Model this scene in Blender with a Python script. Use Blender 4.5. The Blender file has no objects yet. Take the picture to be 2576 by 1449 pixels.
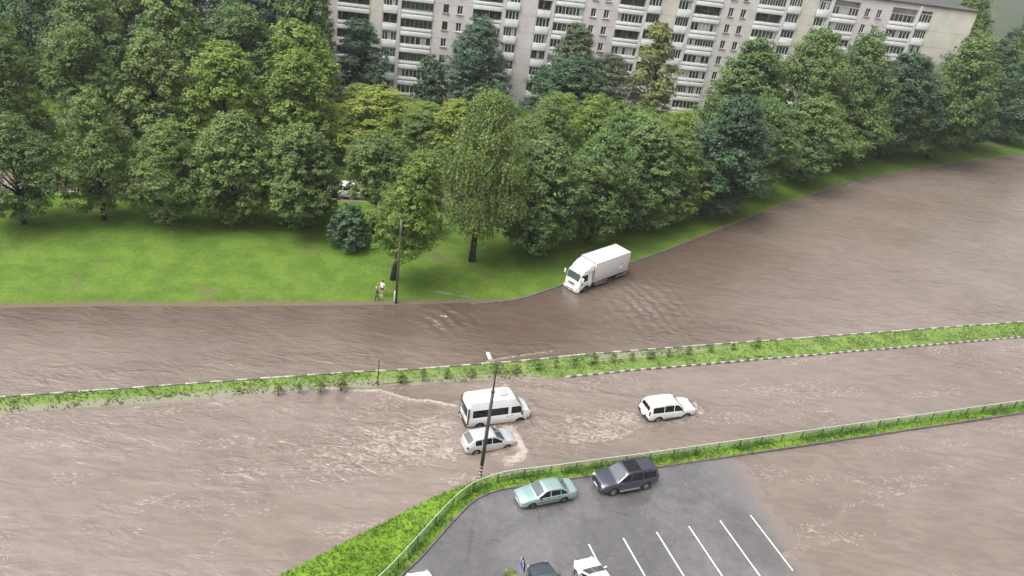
import bpy, bmesh, math, random
import numpy as np
from mathutils import Vector, Matrix

# ------------------------------------------------------------------ camera, sky, sun, exposure
SC = bpy.context.scene
PI = math.pi
CAM_F, CAM_P, CAM_R, CAM_H = 1950.0, math.radians(29.3), math.radians(8.8), 40.5   # focal in 1/2576 frame widths
cam = bpy.data.cameras.new('camera')
cam.sensor_width = 36.0
cam.lens = CAM_F / 2576.0 * 36.0
cam.clip_start = 0.5
cam.clip_end = 3000
camo = bpy.data.objects.new('camera', cam)
SC.collection.objects.link(camo)
_F = Vector((0, math.cos(CAM_P), -math.sin(CAM_P)))
_R0 = Vector((1, 0, 0)); _U0 = Vector((0, math.sin(CAM_P), math.cos(CAM_P)))
_R = math.cos(CAM_R) * _R0 + math.sin(CAM_R) * _U0
_U = -math.sin(CAM_R) * _R0 + math.cos(CAM_R) * _U0
_m = Matrix((( _R.x, _U.x, -_F.x, 0), (_R.y, _U.y, -_F.y, 0), (_R.z, _U.z, -_F.z, CAM_H), (0, 0, 0, 1)))
camo.matrix_world = _m
SC.camera = camo

SUN_EL, SUN_AZ = math.radians(62), math.radians(240)      # azimuth clockwise from +Y
w = bpy.data.worlds.new('World'); SC.world = w; w.use_nodes = True
nt = w.node_tree
sky = nt.nodes.new('ShaderNodeTexSky'); sky.sky_type = 'NISHITA'; sky.sun_disc = False
sky.sun_elevation = SUN_EL; sky.sun_rotation = SUN_AZ
sky.air_density = 1.0; sky.dust_density = 9.0; sky.ozone_density = 1.0
hs = nt.nodes.new('ShaderNodeHueSaturation'); hs.inputs['Saturation'].default_value = 0.16   # cloud cover greys the sky
bg = nt.nodes['Background']; bg.inputs['Strength'].default_value = 0.15
nt.links.new(sky.outputs[0], hs.inputs['Color']); nt.links.new(hs.outputs[0], bg.inputs['Color'])
sl = bpy.data.lights.new('sun', 'SUN'); sl.energy = 0.6; sl.angle = math.radians(35); sl.color = (1.0, 0.97, 0.93)
so = bpy.data.objects.new('sun', sl); SC.collection.objects.link(so)
sd = Vector((math.sin(SUN_AZ) * math.cos(SUN_EL), math.cos(SUN_AZ) * math.cos(SUN_EL), math.sin(SUN_EL)))
so.rotation_euler = sd.to_track_quat('Z', 'Y').to_euler(); so.location = (0, 0, 80)
SC.view_settings.view_transform = 'Standard'; SC.view_settings.look = 'None'
SC.view_settings.exposure = 0.68; SC.view_settings.gamma = 1.0
try:
    SC.cycles.max_bounces = 6; SC.cycles.transparent_max_bounces = 6; SC.cycles.use_denoising = True
except Exception: pass

# ------------------------------------------------------------------ helpers
COL = SC.collection
rng = np.random.default_rng(7)
random.seed(7)

def gp(x, y, z=0.0):
    """ground point of the survey photo pixel (2576-wide frame)"""
    d = _F * CAM_F + _R * (x - 1288) + _U * (724.5 - y)
    t = (z - CAM_H) / d.z
    return (d.x * t, d.y * t)

def tag(o, label=None, cat=None, group=None, kind=None):
    if label: o['label'] = label
    if cat: o['category'] = cat
    if group: o['group'] = group
    if kind: o['kind'] = kind
    return o

def empty(name, loc, rz=0.0, label=None, cat=None, group=None):
    o = bpy.data.objects.new(name, None); COL.objects.link(o)
    o.empty_display_size = 0.3
    o.location = loc; o.rotation_euler = (0, 0, rz)
    return tag(o, label, cat, group)

def link(name, me, parent=None, mats=None):
    o = bpy.data.objects.new(name, me); COL.objects.link(o)
    if mats is not None:
        for m in (mats if isinstance(mats, (list, tuple)) else [mats]): me.materials.append(m)
    if parent is not None: o.parent = parent
    return o

def sharpen(bm, ang=38):
    a = math.radians(ang)
    for f in bm.faces: f.smooth = True
    for e in bm.edges:
        if len(e.link_faces) == 2:
            try:
                if e.calc_face_angle() > a: e.smooth = False
            except Exception: e.smooth = False

def bobj(name, bm, mats, parent=None, ang=38):
    sharpen(bm, ang)
    me = bpy.data.meshes.new(name); bm.to_mesh(me); bm.free()
    return link(name, me, parent, mats)

def mesh_np(name, V, F, mats, parent=None, smooth=False, attrs=None, midx=None):
    V = np.asarray(V, dtype=np.float32); F = np.asarray(F, dtype=np.int32)
    n = F.shape[1]
    me = bpy.data.meshes.new(name)
    me.vertices.add(len(V)); me.vertices.foreach_set('co', V.ravel())
    me.loops.add(F.size); me.loops.foreach_set('vertex_index', F.ravel())
    me.polygons.add(len(F)); me.polygons.foreach_set('loop_start', np.arange(0, F.size, n, dtype=np.int32))
    if smooth: me.polygons.foreach_set('use_smooth', np.ones(len(F), dtype=bool))
    if midx is not None: me.polygons.foreach_set('material_index', np.asarray(midx, dtype=np.int32))
    me.update(calc_edges=True); me.validate()
    for k, (dom, val) in (attrs or {}).items():
        a = me.attributes.new(k, 'FLOAT', dom); a.data.foreach_set('value', np.asarray(val, dtype=np.float32).ravel())
    return link(name, me, parent, mats)

def box(bm, c, s, rz=0.0, bev=0.0, mi=0, taper=None, M=None):
    r = bmesh.ops.create_cube(bm, size=1.0)
    vs = r['verts']
    for v in vs:
        k = 1.0
        if taper and v.co.z > 0: v.co.x *= taper[0]; v.co.y *= taper[1]
        v.co.x *= s[0]; v.co.y *= s[1]; v.co.z *= s[2]
    fs = set(f for v in vs for f in v.link_faces)
    if bev > 0:
        es = list(set(e for v in vs for e in v.link_edges))
        g = bmesh.ops.bevel(bm, geom=es, offset=bev, segments=2, affect='EDGES', profile=0.5)
        vs = list(set(v for f in g['faces'] for v in f.verts)); fs = set(g['faces'])
        fs |= set(f for v in vs for f in v.link_faces); vs = list(set(v for f in fs for v in f.verts))
    mt = Matrix.Translation(c) @ Matrix.Rotation(rz, 4, 'Z')
    if M is not None: mt = M @ mt
    bmesh.ops.transform(bm, matrix=mt, verts=vs)
    for f in fs: f.material_index = mi
    return vs

def tube(bm, pts, radii, n=8, mi=0, cap=True):
    pts = [Vector(p) for p in pts]
    rings = []
    for i, p in enumerate(pts):
        d = (pts[min(i + 1, len(pts) - 1)] - pts[max(i - 1, 0)]).normalized()
        up = Vector((0, 0, 1)) if abs(d.z) < 0.95 else Vector((1, 0, 0))
        a = d.cross(up).normalized(); b = d.cross(a).normalized()
        r = radii[i] if hasattr(radii, '__len__') else radii
        rings.append([bm.verts.new(p + (a * math.cos(2 * PI * k / n) + b * math.sin(2 * PI * k / n)) * r) for k in range(n)])
    for i in range(len(rings) - 1):
        for k in range(n):
            f = bm.faces.new((rings[i][k], rings[i][(k + 1) % n], rings[i + 1][(k + 1) % n], rings[i + 1][k])); f.material_index = mi
    if cap:
        for r in (rings[0][::-1], rings[-1]):
            try: bm.faces.new(r).material_index = mi
            except Exception: pass

def lathe_y(bm, prof, c, n=20, mi=0, sgn=1):
    """prof list of (r, y) spun about the Y axis through c"""
    rings = []
    for r, y in prof:
        rings.append([bm.verts.new((c[0] + r * math.cos(2 * PI * k / n), c[1] + sgn * y, c[2] + r * math.sin(2 * PI * k / n))) for k in range(n)])
    for i in range(len(rings) - 1):
        for k in range(n):
            f = bm.faces.new((rings[i][k], rings[i][(k + 1) % n], rings[i + 1][(k + 1) % n], rings[i + 1][k])); f.material_index = mi
    for r in (rings[0], rings[-1]):
        try: bm.faces.new(r).material_index = mi
        except Exception: pass
    bmesh.ops.recalc_face_normals(bm, faces=bm.faces)

def vnoise(x, y, seed=0):
    """2-D value noise, numpy"""
    xi = np.floor(x).astype(np.int64); yi = np.floor(y).astype(np.int64)
    xf = x - xi; yf = y - yi
    def h(a, b):
        n = (a * 374761393 + b * 668265263 + seed * 974711) & 0x7fffffff
        n = ((n ^ (n >> 13)) * 1274126177) & 0x7fffffff
        return ((n ^ (n >> 16)) & 0xffff) / 65535.0
    u = xf * xf * (3 - 2 * xf); v = yf * yf * (3 - 2 * yf)
    return (h(xi, yi) * (1 - u) + h(xi + 1, yi) * u) * (1 - v) + (h(xi, yi + 1) * (1 - u) + h(xi + 1, yi + 1) * u) * v

def fbm(x, y, seed=0, oct=4):
    s = 0; a = 0.5; t = 0
    for o in range(oct):
        s = s + a * vnoise(x * 2 ** o, y * 2 ** o, seed + o * 17); t += a; a *= 0.55
    return s / t

def sstep(a, b, x):
    t = np.clip((x - a) / (b - a), 0, 1); return t * t * (3 - 2 * t)

# ------------------------------------------------------------------ materials
def newmat(name):
    m = bpy.data.materials.new(name); m.use_nodes = True
    return m, m.node_tree, m.node_tree.nodes['Principled BSDF']

def mat(name, col, rough=0.6, metal=0.0, var=0.0, vscale=4.0, bump=0.0, bscale=30.0, spec=0.5, coat=0.0):
    m, t, b = newmat(name)
    b.inputs['Roughness'].default_value = rough; b.inputs['Metallic'].default_value = metal
    b.inputs['Specular IOR Level'].default_value = spec
    b.inputs['Coat Weight'].default_value = coat; b.inputs['Coat Roughness'].default_value = 0.06
    b.inputs['Base Color'].default_value = (*col, 1)
    tc = None
    if var > 0 or bump > 0:
        tc = t.nodes.new('ShaderNodeTexCoord')
    if var > 0:
        n = t.nodes.new('ShaderNodeTexNoise'); n.inputs['Scale'].default_value = vscale; n.inputs['Detail'].default_value = 5
        n.inputs['Roughness'].default_value = 0.62
        t.links.new(tc.outputs['Object'], n.inputs['Vector'])
        r = t.nodes.new('ShaderNodeMapRange'); r.inputs['From Min'].default_value = 0.3; r.inputs['From Max'].default_value = 0.7
        r.inputs['To Min'].default_value = 1 - var; r.inputs['To Max'].default_value = 1 + var * 0.6
        t.links.new(n.outputs['Fac'], r.inputs['Value'])
        v = t.nodes.new('ShaderNodeVectorMath'); v.operation = 'SCALE'; v.inputs[0].default_value = col
        t.links.new(r.outputs[0], v.inputs['Scale']); t.links.new(v.outputs[0], b.inputs['Base Color'])
    if bump > 0:
        n2 = t.nodes.new('ShaderNodeTexNoise'); n2.inputs['Scale'].default_value = bscale; n2.inputs['Detail'].default_value = 4
        t.links.new(tc.outputs['Object'], n2.inputs['Vector'])
        bp = t.nodes.new('ShaderNodeBump'); bp.inputs['Strength'].default_value = bump; bp.inputs['Distance'].default_value = 0.05
        t.links.new(n2.outputs['Fac'], bp.inputs['Height']); t.links.new(bp.outputs[0], b.inputs['Normal'])
    return m

def attr(t, name):
    a = t.nodes.new('ShaderNodeAttribute'); a.attribute_name = name; return a
def noise(t, scale, detail=4, vec=None, rough=0.6, dist=0.0):
    n = t.nodes.new('ShaderNodeTexNoise'); n.inputs['Scale'].default_value = scale; n.inputs['Detail'].default_value = detail
    n.inputs['Roughness'].default_value = rough; n.inputs['Distortion'].default_value = dist
    if vec is not None: t.links.new(vec, n.inputs['Vector'])
    return n
def rampv(t, src, a, b, lo=0.0, hi=1.0):
    r = t.nodes.new('ShaderNodeMapRange'); r.inputs['From Min'].default_value = a; r.inputs['From Max'].default_value = b
    r.inputs['To Min'].default_value = lo; r.inputs['To Max'].default_value = hi; r.interpolation_type = 'SMOOTHSTEP'
    t.links.new(src, r.inputs['Value']); return r.outputs[0]
def mixc(t, fac, A, B):
    n = t.nodes.new('ShaderNodeMix'); n.data_type = 'RGBA'
    if isinstance(fac, float): n.inputs[0].default_value = fac
    else: t.links.new(fac, n.inputs[0])
    for i, c in ((6, A), (7, B)):
        if isinstance(c, tuple): n.inputs[i].default_value = (*c, 1)
        else: t.links.new(c, n.inputs[i])
    return n.outputs[2]
def math2(t, op, a, b):
    n = t.nodes.new('ShaderNodeMath'); n.operation = op
    for i, c in ((0, a), (1, b)):
        if isinstance(c, (int, float)): n.inputs[i].default_value = c
        else: t.links.new(c, n.inputs[i])
    return n.outputs[0]
def mapping(t, rz=0.0, sc=(1, 1, 1), src='Object'):
    tc = t.nodes.new('ShaderNodeTexCoord'); mp = t.nodes.new('ShaderNodeMapping')
    mp.inputs['Rotation'].default_value = (0, 0, rz); mp.inputs['Scale'].default_value = sc
    t.links.new(tc.outputs[src], mp.inputs['Vector']); return mp.outputs[0]
def bump(t, h, strength, dist, b):
    bp = t.nodes.new('ShaderNodeBump'); bp.inputs['Strength'].default_value = strength; bp.inputs['Distance'].default_value = dist
    t.links.new(h, bp.inputs['Height']); t.links.new(bp.outputs[0], b.inputs['Normal'])

ROAD_A = math.radians(22.5)

def water_mat():
    m, t, b = newmat('muddy_floodwater')
    silt_glare = attr(t, 'silt_glare').outputs['Fac']; foam = attr(t, 'foam').outputs['Fac']; rip = attr(t, 'ripple').outputs['Fac']
    v1 = mapping(t, -ROAD_A, (0.35, 1.3, 1))
    n1 = noise(t, 0.9, 6, v1, 0.6, 1.2)
    n0 = noise(t, 0.09, 3, mapping(t, -ROAD_A, (0.5, 1.0, 1)), 0.5, 0.6)
    base = mixc(t, silt_glare, (0.108, 0.076, 0.056), (0.218, 0.176, 0.149))  # paler with silt, and where sky reflection is painted in
    dark = mixc(t, rampv(t, n1.outputs['Fac'], 0.35, 0.62), (0.87, 0.86, 0.855), (1.05, 1.05, 1.05))
    mul = t.nodes.new('ShaderNodeMix'); mul.data_type = 'RGBA'; mul.blend_type = 'MULTIPLY'; mul.inputs[0].default_value = 1.0
    t.links.new(base, mul.inputs[6]); t.links.new(dark, mul.inputs[7])
    big = mixc(t, rampv(t, n0.outputs['Fac'], 0.35, 0.65), (0.90, 0.88, 0.87), (1.05, 1.05, 1.06))
    mu2 = t.nodes.new('ShaderNodeMix'); mu2.data_type = 'RGBA'; mu2.blend_type = 'MULTIPLY'; mu2.inputs[0].default_value = 1.0
    t.links.new(mul.outputs[2], mu2.inputs[6]); t.links.new(big, mu2.inputs[7])
    n2 = noise(t, 1.5, 4, mapping(t, -ROAD_A, (0.65, 1.0, 1)), 0.58, 2.6)
    thr = math2(t, 'SUBTRACT', 0.74, math2(t, 'MULTIPLY', foam, 0.46))
    fm = t.nodes.new('ShaderNodeMath'); fm.operation = 'SUBTRACT'; t.links.new(n2.outputs['Fac'], fm.inputs[0]); t.links.new(thr, fm.inputs[1])
    fm2 = rampv(t, fm.outputs[0], -0.06, 0.30)
    col = mixc(t, math2(t, 'MULTIPLY', fm2, 0.66), mu2.outputs[2], (0.52, 0.44, 0.38))
    t.links.new(col, b.inputs['Base Color'])
    b.inputs['IOR'].default_value = 1.80
    rr = math2(t, 'ADD', 0.19, math2(t, 'MULTIPLY', fm2, 0.5)); t.links.new(rr, b.inputs['Roughness'])
    w1 = noise(t, 1.3, 3, mapping(t, -ROAD_A, (0.45, 1.0, 1)), 0.5, 0.9)
    w2 = noise(t, 4.5, 3, mapping(t, -ROAD_A + 0.5, (0.6, 1.0, 1)), 0.5, 0.5)
    hh = math2(t, 'ADD', math2(t, 'MULTIPLY', w1.outputs['Fac'], 1.0), math2(t, 'MULTIPLY', w2.outputs['Fac'], 0.3))
    hh = math2(t, 'MULTIPLY', hh, math2(t, 'ADD', 0.10, rip))
    bump(t, hh, 0.55, 0.35, b)
    return m

def grass_mat(name, c1, c2, dry, mud=(0.15, 0.115, 0.075)):
    m, t, b = newmat(name)
    v = mapping(t)
    n1 = noise(t, 0.35, 5, v); n2 = noise(t, 3.5, 5, v, 0.7); n3 = noise(t, 0.9, 3, v, 0.5, 0.5)
    c = mixc(t, rampv(t, n1.outputs['Fac'], 0.35, 0.65), c1, c2)
    c = mixc(t, math2(t, 'MULTIPLY', rampv(t, n3.outputs['Fac'], 0.55, 0.72), 0.55), c, dry)
    k = mixc(t, rampv(t, n2.outputs['Fac'], 0.3, 0.7), (0.74, 0.77, 0.72), (1.10, 1.08, 1.08))
    mu = t.nodes.new('ShaderNodeMix'); mu.data_type = 'RGBA'; mu.blend_type = 'MULTIPLY'; mu.inputs[0].default_value = 1.0
    t.links.new(c, mu.inputs[6]); t.links.new(k, mu.inputs[7])
    ma = attr(t, 'mud').outputs['Fac']
    mf = rampv(t, math2(t, 'ADD', ma, math2(t, 'MULTIPLY', math2(t, 'SUBTRACT', n2.outputs['Fac'], 0.5), 0.9)), 0.35, 0.75)
    t.links.new(mixc(t, mf, mu.outputs[2], mud), b.inputs['Base Color'])
    b.inputs['Roughness'].default_value = 0.85; b.inputs['Specular IOR Level'].default_value = 0.25
    bump(t, n2.outputs['Fac'], 0.5, 0.12, b)
    return m

def leaf_mat(name, c1, c2, trans=0.25):
    m, t, b = newmat(name)
    ti = attr(t, 'tint').outputs['Fac']
    oi = t.nodes.new('ShaderNodeObjectInfo')
    f = math2(t, 'ADD', math2(t, 'MULTIPLY', ti, 0.8), math2(t, 'MULTIPLY', oi.outputs['Random'], 0.2))
    c = mixc(t, f, c1, c2)
    t.links.new(c, b.inputs['Base Color']); b.inputs['Roughness'].default_value = 0.55; b.inputs['Specular IOR Level'].default_value = 0.35
    tr = t.nodes.new('ShaderNodeBsdfTranslucent'); t.links.new(c, tr.inputs['Color'])
    mx = t.nodes.new('ShaderNodeMixShader'); mx.inputs[0].default_value = trans
    t.links.new(b.outputs[0], mx.inputs[1]); t.links.new(tr.outputs[0], mx.inputs[2])
    t.links.new(mx.outputs[0], t.nodes['Material Output'].inputs['Surface'])
    return m

def asphalt_mat():
    m, t, b = newmat('wet_asphalt')
    v = mapping(t)
    n1 = noise(t, 0.16, 5, v, 0.55, 0.8); n2 = noise(t, 40, 3, v); n3 = noise(t, 1.3, 5, v, 0.65, 0.4); n4 = noise(t, 0.75, 4, v, 0.6, 1.5)
    c = mixc(t, rampv(t, n1.outputs['Fac'], 0.36, 0.64), (0.104, 0.098, 0.099), (0.150, 0.142, 0.143))
    k = mixc(t, rampv(t, n3.outputs['Fac'], 0.3, 0.7), (0.82, 0.82, 0.82), (1.08, 1.07, 1.07))
    mu = t.nodes.new('ShaderNodeMix'); mu.data_type = 'RGBA'; mu.blend_type = 'MULTIPLY'; mu.inputs[0].default_value = 1.0
    t.links.new(c, mu.inputs[6]); t.links.new(k, mu.inputs[7])
    st = math2(t, 'MULTIPLY', rampv(t, n4.outputs['Fac'], 0.66, 0.74), 0.6)          # oil and dirt stains
    vo = t.nodes.new('ShaderNodeTexVoronoi'); vo.feature = 'DISTANCE_TO_EDGE'; vo.inputs['Scale'].default_value = 0.16
    wv = t.nodes.new('ShaderNodeVectorMath'); wv.operation = 'ADD'
    wn = noise(t, 0.9, 4, v, 0.6); t.links.new(wn.outputs['Color'], wv.inputs[0]); t.links.new(v, wv.inputs[1]); t.links.new(wv.outputs[0], vo.inputs['Vector'])
    cr = math2(t, 'MULTIPLY', rampv(t, vo.outputs['Distance'], 0.002, 0.007, 1.0, 0.0), rampv(t, n3.outputs['Fac'], 0.45, 0.6, 0.0, 0.55))
    sc = mixc(t, math2(t, 'MAXIMUM', st, cr), mu.outputs[2], (0.035, 0.031, 0.032))
    tz = t.nodes.new('ShaderNodeTexCoord'); sz = t.nodes.new('ShaderNodeSeparateXYZ'); t.links.new(tz.outputs['Object'], sz.inputs[0])
    zz = math2(t, 'ADD', sz.outputs['Z'], math2(t, 'MULTIPLY', math2(t, 'SUBTRACT', n3.outputs['Fac'], 0.5), 0.10))
    sc = mixc(t, rampv(t, zz, -0.025, -0.075, 0.0, 0.9), sc, (0.20, 0.165, 0.142))      # silt left along the waterline
    t.links.new(sc, b.inputs['Base Color'])
    t.links.new(rampv(t, n1.outputs['Fac'], 0.38, 0.62, 0.07, 0.22), b.inputs['Roughness'])
    b.inputs['IOR'].default_value = 2.05
    h = math2(t, 'ADD', math2(t, 'MULTIPLY', n2.outputs['Fac'], 0.10), math2(t, 'MULTIPLY', n3.outputs['Fac'], 0.3))
    bump(t, h, 0.07, 0.05, b)
    return m

def paint_mat(name, col, dirt=(0.2, 0.16, 0.13), dirt_h=0.55, rough=0.28, metal=0.0, amount=0.45):
    """car paint with road dirt along the lower edge"""
    m, t, b = newmat(name)
    tc = t.nodes.new('ShaderNodeTexCoord'); sp = t.nodes.new('ShaderNodeSeparateXYZ')
    t.links.new(tc.outputs['Object'], sp.inputs[0])
    n = noise(t, 3.0, 5, tc.outputs['Object'])
    z = math2(t, 'ADD', sp.outputs['Z'], math2(t, 'MULTIPLY', math2(t, 'SUBTRACT', n.outputs['Fac'], 0.5), 0.5))
    d = rampv(t, z, dirt_h * 0.4, dirt_h * 1.5, amount, 0.0)
    n2 = noise(t, 1.2, 3, tc.outputs['Object'])
    c2 = mixc(t, rampv(t, n2.outputs['Fac'], 0.3, 0.7), tuple(x * 0.94 for x in col), col)
    t.links.new(mixc(t, d, c2, dirt), b.inputs['Base Color'])
    t.links.new(math2(t, 'ADD', rough, math2(t, 'MULTIPLY', d, 0.6)), b.inputs['Roughness'])
    b.inputs['Metallic'].default_value = metal
    b.inputs['Coat Weight'].default_value = 0.5; b.inputs['Coat Roughness'].default_value = 0.08
    return m

GLASS = mat('vehicle_glass', (0.085, 0.10, 0.105), 0.05, spec=1.0, coat=1.0)
TINT = mat('dark_glass', (0.01, 0.011, 0.012), 0.08, spec=0.5)
RUBBER = mat('tyre_rubber', (0.018, 0.018, 0.018), 0.8, var=0.3, vscale=9)
ALLOY = mat('wheel_alloy', (0.42, 0.42, 0.42), 0.35, 0.7)
STEEL = mat('steel_wheel', (0.16, 0.16, 0.17), 0.5, 0.4)
TRIM = mat('black_trim', (0.02, 0.02, 0.022), 0.55)
CHROME = mat('chrome', (0.6, 0.6, 0.6), 0.18, 0.9)
LAMP = mat('clear_lamp', (0.55, 0.57, 0.58), 0.12, 0.3, spec=0.7)
RED = mat('red_lamp', (0.22, 0.03, 0.03), 0.15, spec=0.9)
PLATE = mat('plate_white', (0.7, 0.7, 0.7), 0.4)
WHITE = mat('white_fairing', (0.8, 0.8, 0.79), 0.35, var=0.05)
CONC = mat('pole_concrete', (0.085, 0.075, 0.062), 0.85, var=0.25, vscale=3, bump=0.2)
BARK = mat('bark', (0.035, 0.028, 0.022), 0.9, var=0.4, vscale=5, bump=0.6, bscale=12)
BIRCHBARK = mat('birch_bark', (0.10, 0.09, 0.08), 0.85, var=0.7, vscale=3.5, bump=0.3)
FENCEG = mat('green_fence_paint', (0.26, 0.40, 0.20), 0.5, 0.0, var=0.1)
FENCEP = mat('fence_post_paint', (0.055, 0.095, 0.05), 0.5)
KERBM = mat('kerb_concrete', (0.155, 0.14, 0.12), 0.85, var=0.3, vscale=2.0, bump=0.3)
KERBW = mat('kerb_white_paint', (0.43, 0.41, 0.355), 0.7, var=0.3, vscale=3)
KERBB = mat('kerb_dark', (0.13, 0.12, 0.105), 0.8, var=0.3, vscale=3)
LINE = mat('line_paint', (0.72, 0.70, 0.70), 0.55, var=0.12, vscale=6)

# ------------------------------------------------------------------ ground, water, lawns, car park
def poly_at(P, n):
    P = np.asarray(P, float); d = np.r_[0, np.cumsum(np.linalg.norm(np.diff(P, axis=0), axis=1))]
    s = np.linspace(0, d[-1], n); return np.c_[np.interp(s, d, P[:, 0]), np.interp(s, d, P[:, 1])]
def smooth_poly(P, it=2):
    P = np.asarray(P, float)
    for _ in range(it):
        Q = [P[0]]
        for a, b in zip(P[:-1], P[1:]): Q += [a * 0.75 + b * 0.25, a * 0.25 + b * 0.75]
        Q.append(P[-1]); P = np.array(Q)
    return P

shore_far = smooth_poly([(-160, 14.0), (-95, 36.5), (-43.6, 54.4), (-34.7, 57.4), (-24.9, 60.2), (-14.8, 63.7), (-10.9, 64.9), (-7.1, 66.2), (-3.3, 67.7), (0.0, 69.3), (1.5, 70.4),
             (3.2, 72.1), (5.2, 74.3), (9.5, 78.6), (13.2, 82.2), (15.3, 84.4), (18.5, 87.8), gp(1800, 582), gp(1950, 520), gp(2120, 462), gp(2350, 415), gp(2700, 372), (190, 190)])
med_far = [(-120, 10.4), (-12.2, 53.4), (-6.8, 55.3), (-2.8, 57.0), (1.0, 58.5), (3.7, 59.7), (7.4, 61.4), (16.1, 65.0), (120, 107)]
med_near = [(-120, 7.6), (-11.7, 51.0), (-7.0, 52.5), (-2.4, 54.1), (1.1, 55.5), (4.6, 56.9), (6.0, 57.5), (8.2, 58.4), (12.0, 60.1), (15.9, 61.7), (120, 104.2)]
shore_near = smooth_poly([(-40, 3), (-20, 23.5), (-7.8, 35.9), (-5.9, 37.8), (-3.9, 40.0), (-2.4, 41.4), (-0.9, 42.45), (0.6, 43.3), (2.5, 44.2), (8.6, 46.7), (14.7, 49.3), (120, 94.5)], 1)
lot_kerb = smooth_poly([(-24, 3), (-9.0, 25.5), (-3.5, 34.3), (-2.7, 36.0), (-1.7, 38.2), (-1.0, 39.6), (-0.3, 40.85), (0.9, 41.9), (2.1, 42.5), (6.7, 44.5), (8.1, 45.1), (13.4, 47.2), (14.5, 47.7), (120, 93)], 1)

WATER_Z = -0.08
# one sheet to the horizon: the drowned road bed and the land beyond
bm = bmesh.new()
for v in ((-2500, -300), (2500, -300), (2500, 2800), (-2500, 2800)): bm.verts.new((v[0], v[1], -0.5))
bm.faces.new(bm.verts)
tag(bobj('ground', bm, mat('far_land', (0.055, 0.075, 0.04), 0.9, var=0.2, vscale=0.05)), kind='structure')

def strip(name, A, B, n, ts, zf, m, edgemud=None, kind='structure'):
    A = poly_at(A, n); B = poly_at(B, n); ts = np.asarray(ts); k = len(ts)
    P = A[:, None, :] * (1 - ts[None, :, None]) + B[:, None, :] * ts[None, :, None]
    D = np.linalg.norm(B - A, axis=1)[:, None]
    dA = ts[None, :] * D; dB = (1 - ts[None, :]) * D
    Z, mud = zf(P, dA, dB)
    V = np.dstack([P, Z[..., None]]).reshape(-1, 3)
    i = np.arange(n - 1)[:, None] * k + np.arange(k - 1)[None, :]
    F = np.stack([i, i + k, i + k + 1, i + 1], -1).reshape(-1, 4)
    o = mesh_np(name, V, F[:, ::-1], m, smooth=True, attrs={'mud': ('POINT', mud)})
    # up-facing?
    if o.data.polygons[0].normal.z < 0: o.data.flip_normals()
    return tag(o, kind=kind), P, Z

GRASS_FAR = grass_mat('lawn_grass', (0.082, 0.150, 0.018), (0.125, 0.205, 0.026), (0.145, 0.150, 0.045))
GRASS_NEAR = grass_mat('verge_grass', (0.115, 0.215, 0.018), (0.165, 0.285, 0.026), (0.16, 0.19, 0.04))
GRASS_MED = grass_mat('median_grass', (0.125, 0.205, 0.040), (0.185, 0.265, 0.065), (0.23, 0.25, 0.13), mud=(0.225, 0.225, 0.155))

def z_lawn(P, dA, dB):
    x, y = P[..., 0], P[..., 1]
    left = sstep(2.0, -6.0, x)
    wd = 0.35 + 0.9 * left + 0.5 * (fbm(x * 0.5, y * 0.5, 3) - 0.5)
    z = -0.2 + 0.27 * sstep(0, 1, dA / np.maximum(wd, 0.1)) + 0.10 * sstep(1, 8, dA) + 0.10 * (fbm(x * 0.25, y * 0.25, 5) - 0.5) * sstep(1, 6, dA)
    mud = 1 - sstep(0.5, 1.4, dA / np.maximum(wd, 0.1))
    mud = np.maximum(mud, 0.55 * sstep(0.55, 0.72, fbm(x * 0.3 + 9, y * 0.3, 11)) * sstep(22, 10, dA))
    return z, mud
back = [(-190, 240), (-60, 240), (20, 240), (120, 240), (260, 240)]
ts = np.r_[np.linspace(0, 0.012, 6), np.linspace(0.018, 0.16, 22), np.linspace(0.2, 1, 10)]
lawn, lawnP, lawnZ = strip('lawn', shore_far, back, 420, ts, z_lawn, GRASS_FAR)

def z_med(P, dA, dB):
    x, y = P[..., 0], P[..., 1]
    nearw = 0.25 + 1.1 * sstep(6.0, 0.0, x)
    zn = -0.16 + 0.24 * sstep(0, 1, dB / nearw)
    zf_ = -0.1 + 0.2 * sstep(0, 0.25, dA)
    z = np.minimum(zn, zf_) + 0.05 * (fbm(x * 0.7, y * 0.7, 21) - 0.5)
    mud = np.maximum((1 - sstep(0.5, 1.5, dB / nearw)) * sstep(8, 2, x), 0.0)
    # thin, half drowned turf in the right half
    mud = np.maximum(mud, 0.80 * sstep(6.5, 9.0, x) * sstep(24, 17, x) * sstep(2.3, 0.8, dA))
    return z, mud
median, medP, medZ = strip('median_strip', med_far, med_near, 520, np.linspace(0, 1, 14), z_med, GRASS_MED)

def z_verge(P, dA, dB):
    x, y = P[..., 0], P[..., 1]
    z = -0.16 + 0.24 * sstep(0, 0.5 + 0.3 * fbm(x, y, 31), dA) + 0.06 * (fbm(x * 0.8, y * 0.8, 33) - 0.5) + 0.05 * sstep(0.5, 3, dA)
    z = np.where(dB < 0.02, 0.06, z)
    mud = (1 - sstep(0.15, 0.5, dA))
    mud = np.maximum(mud, 0.75 * (1 - sstep(0.1, 0.55, dB)))
    return z, mud
verge, verP, verZ = strip('verge', shore_near, lot_kerb, 520, np.linspace(0, 1, 18), z_verge, GRASS_NEAR)

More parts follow.
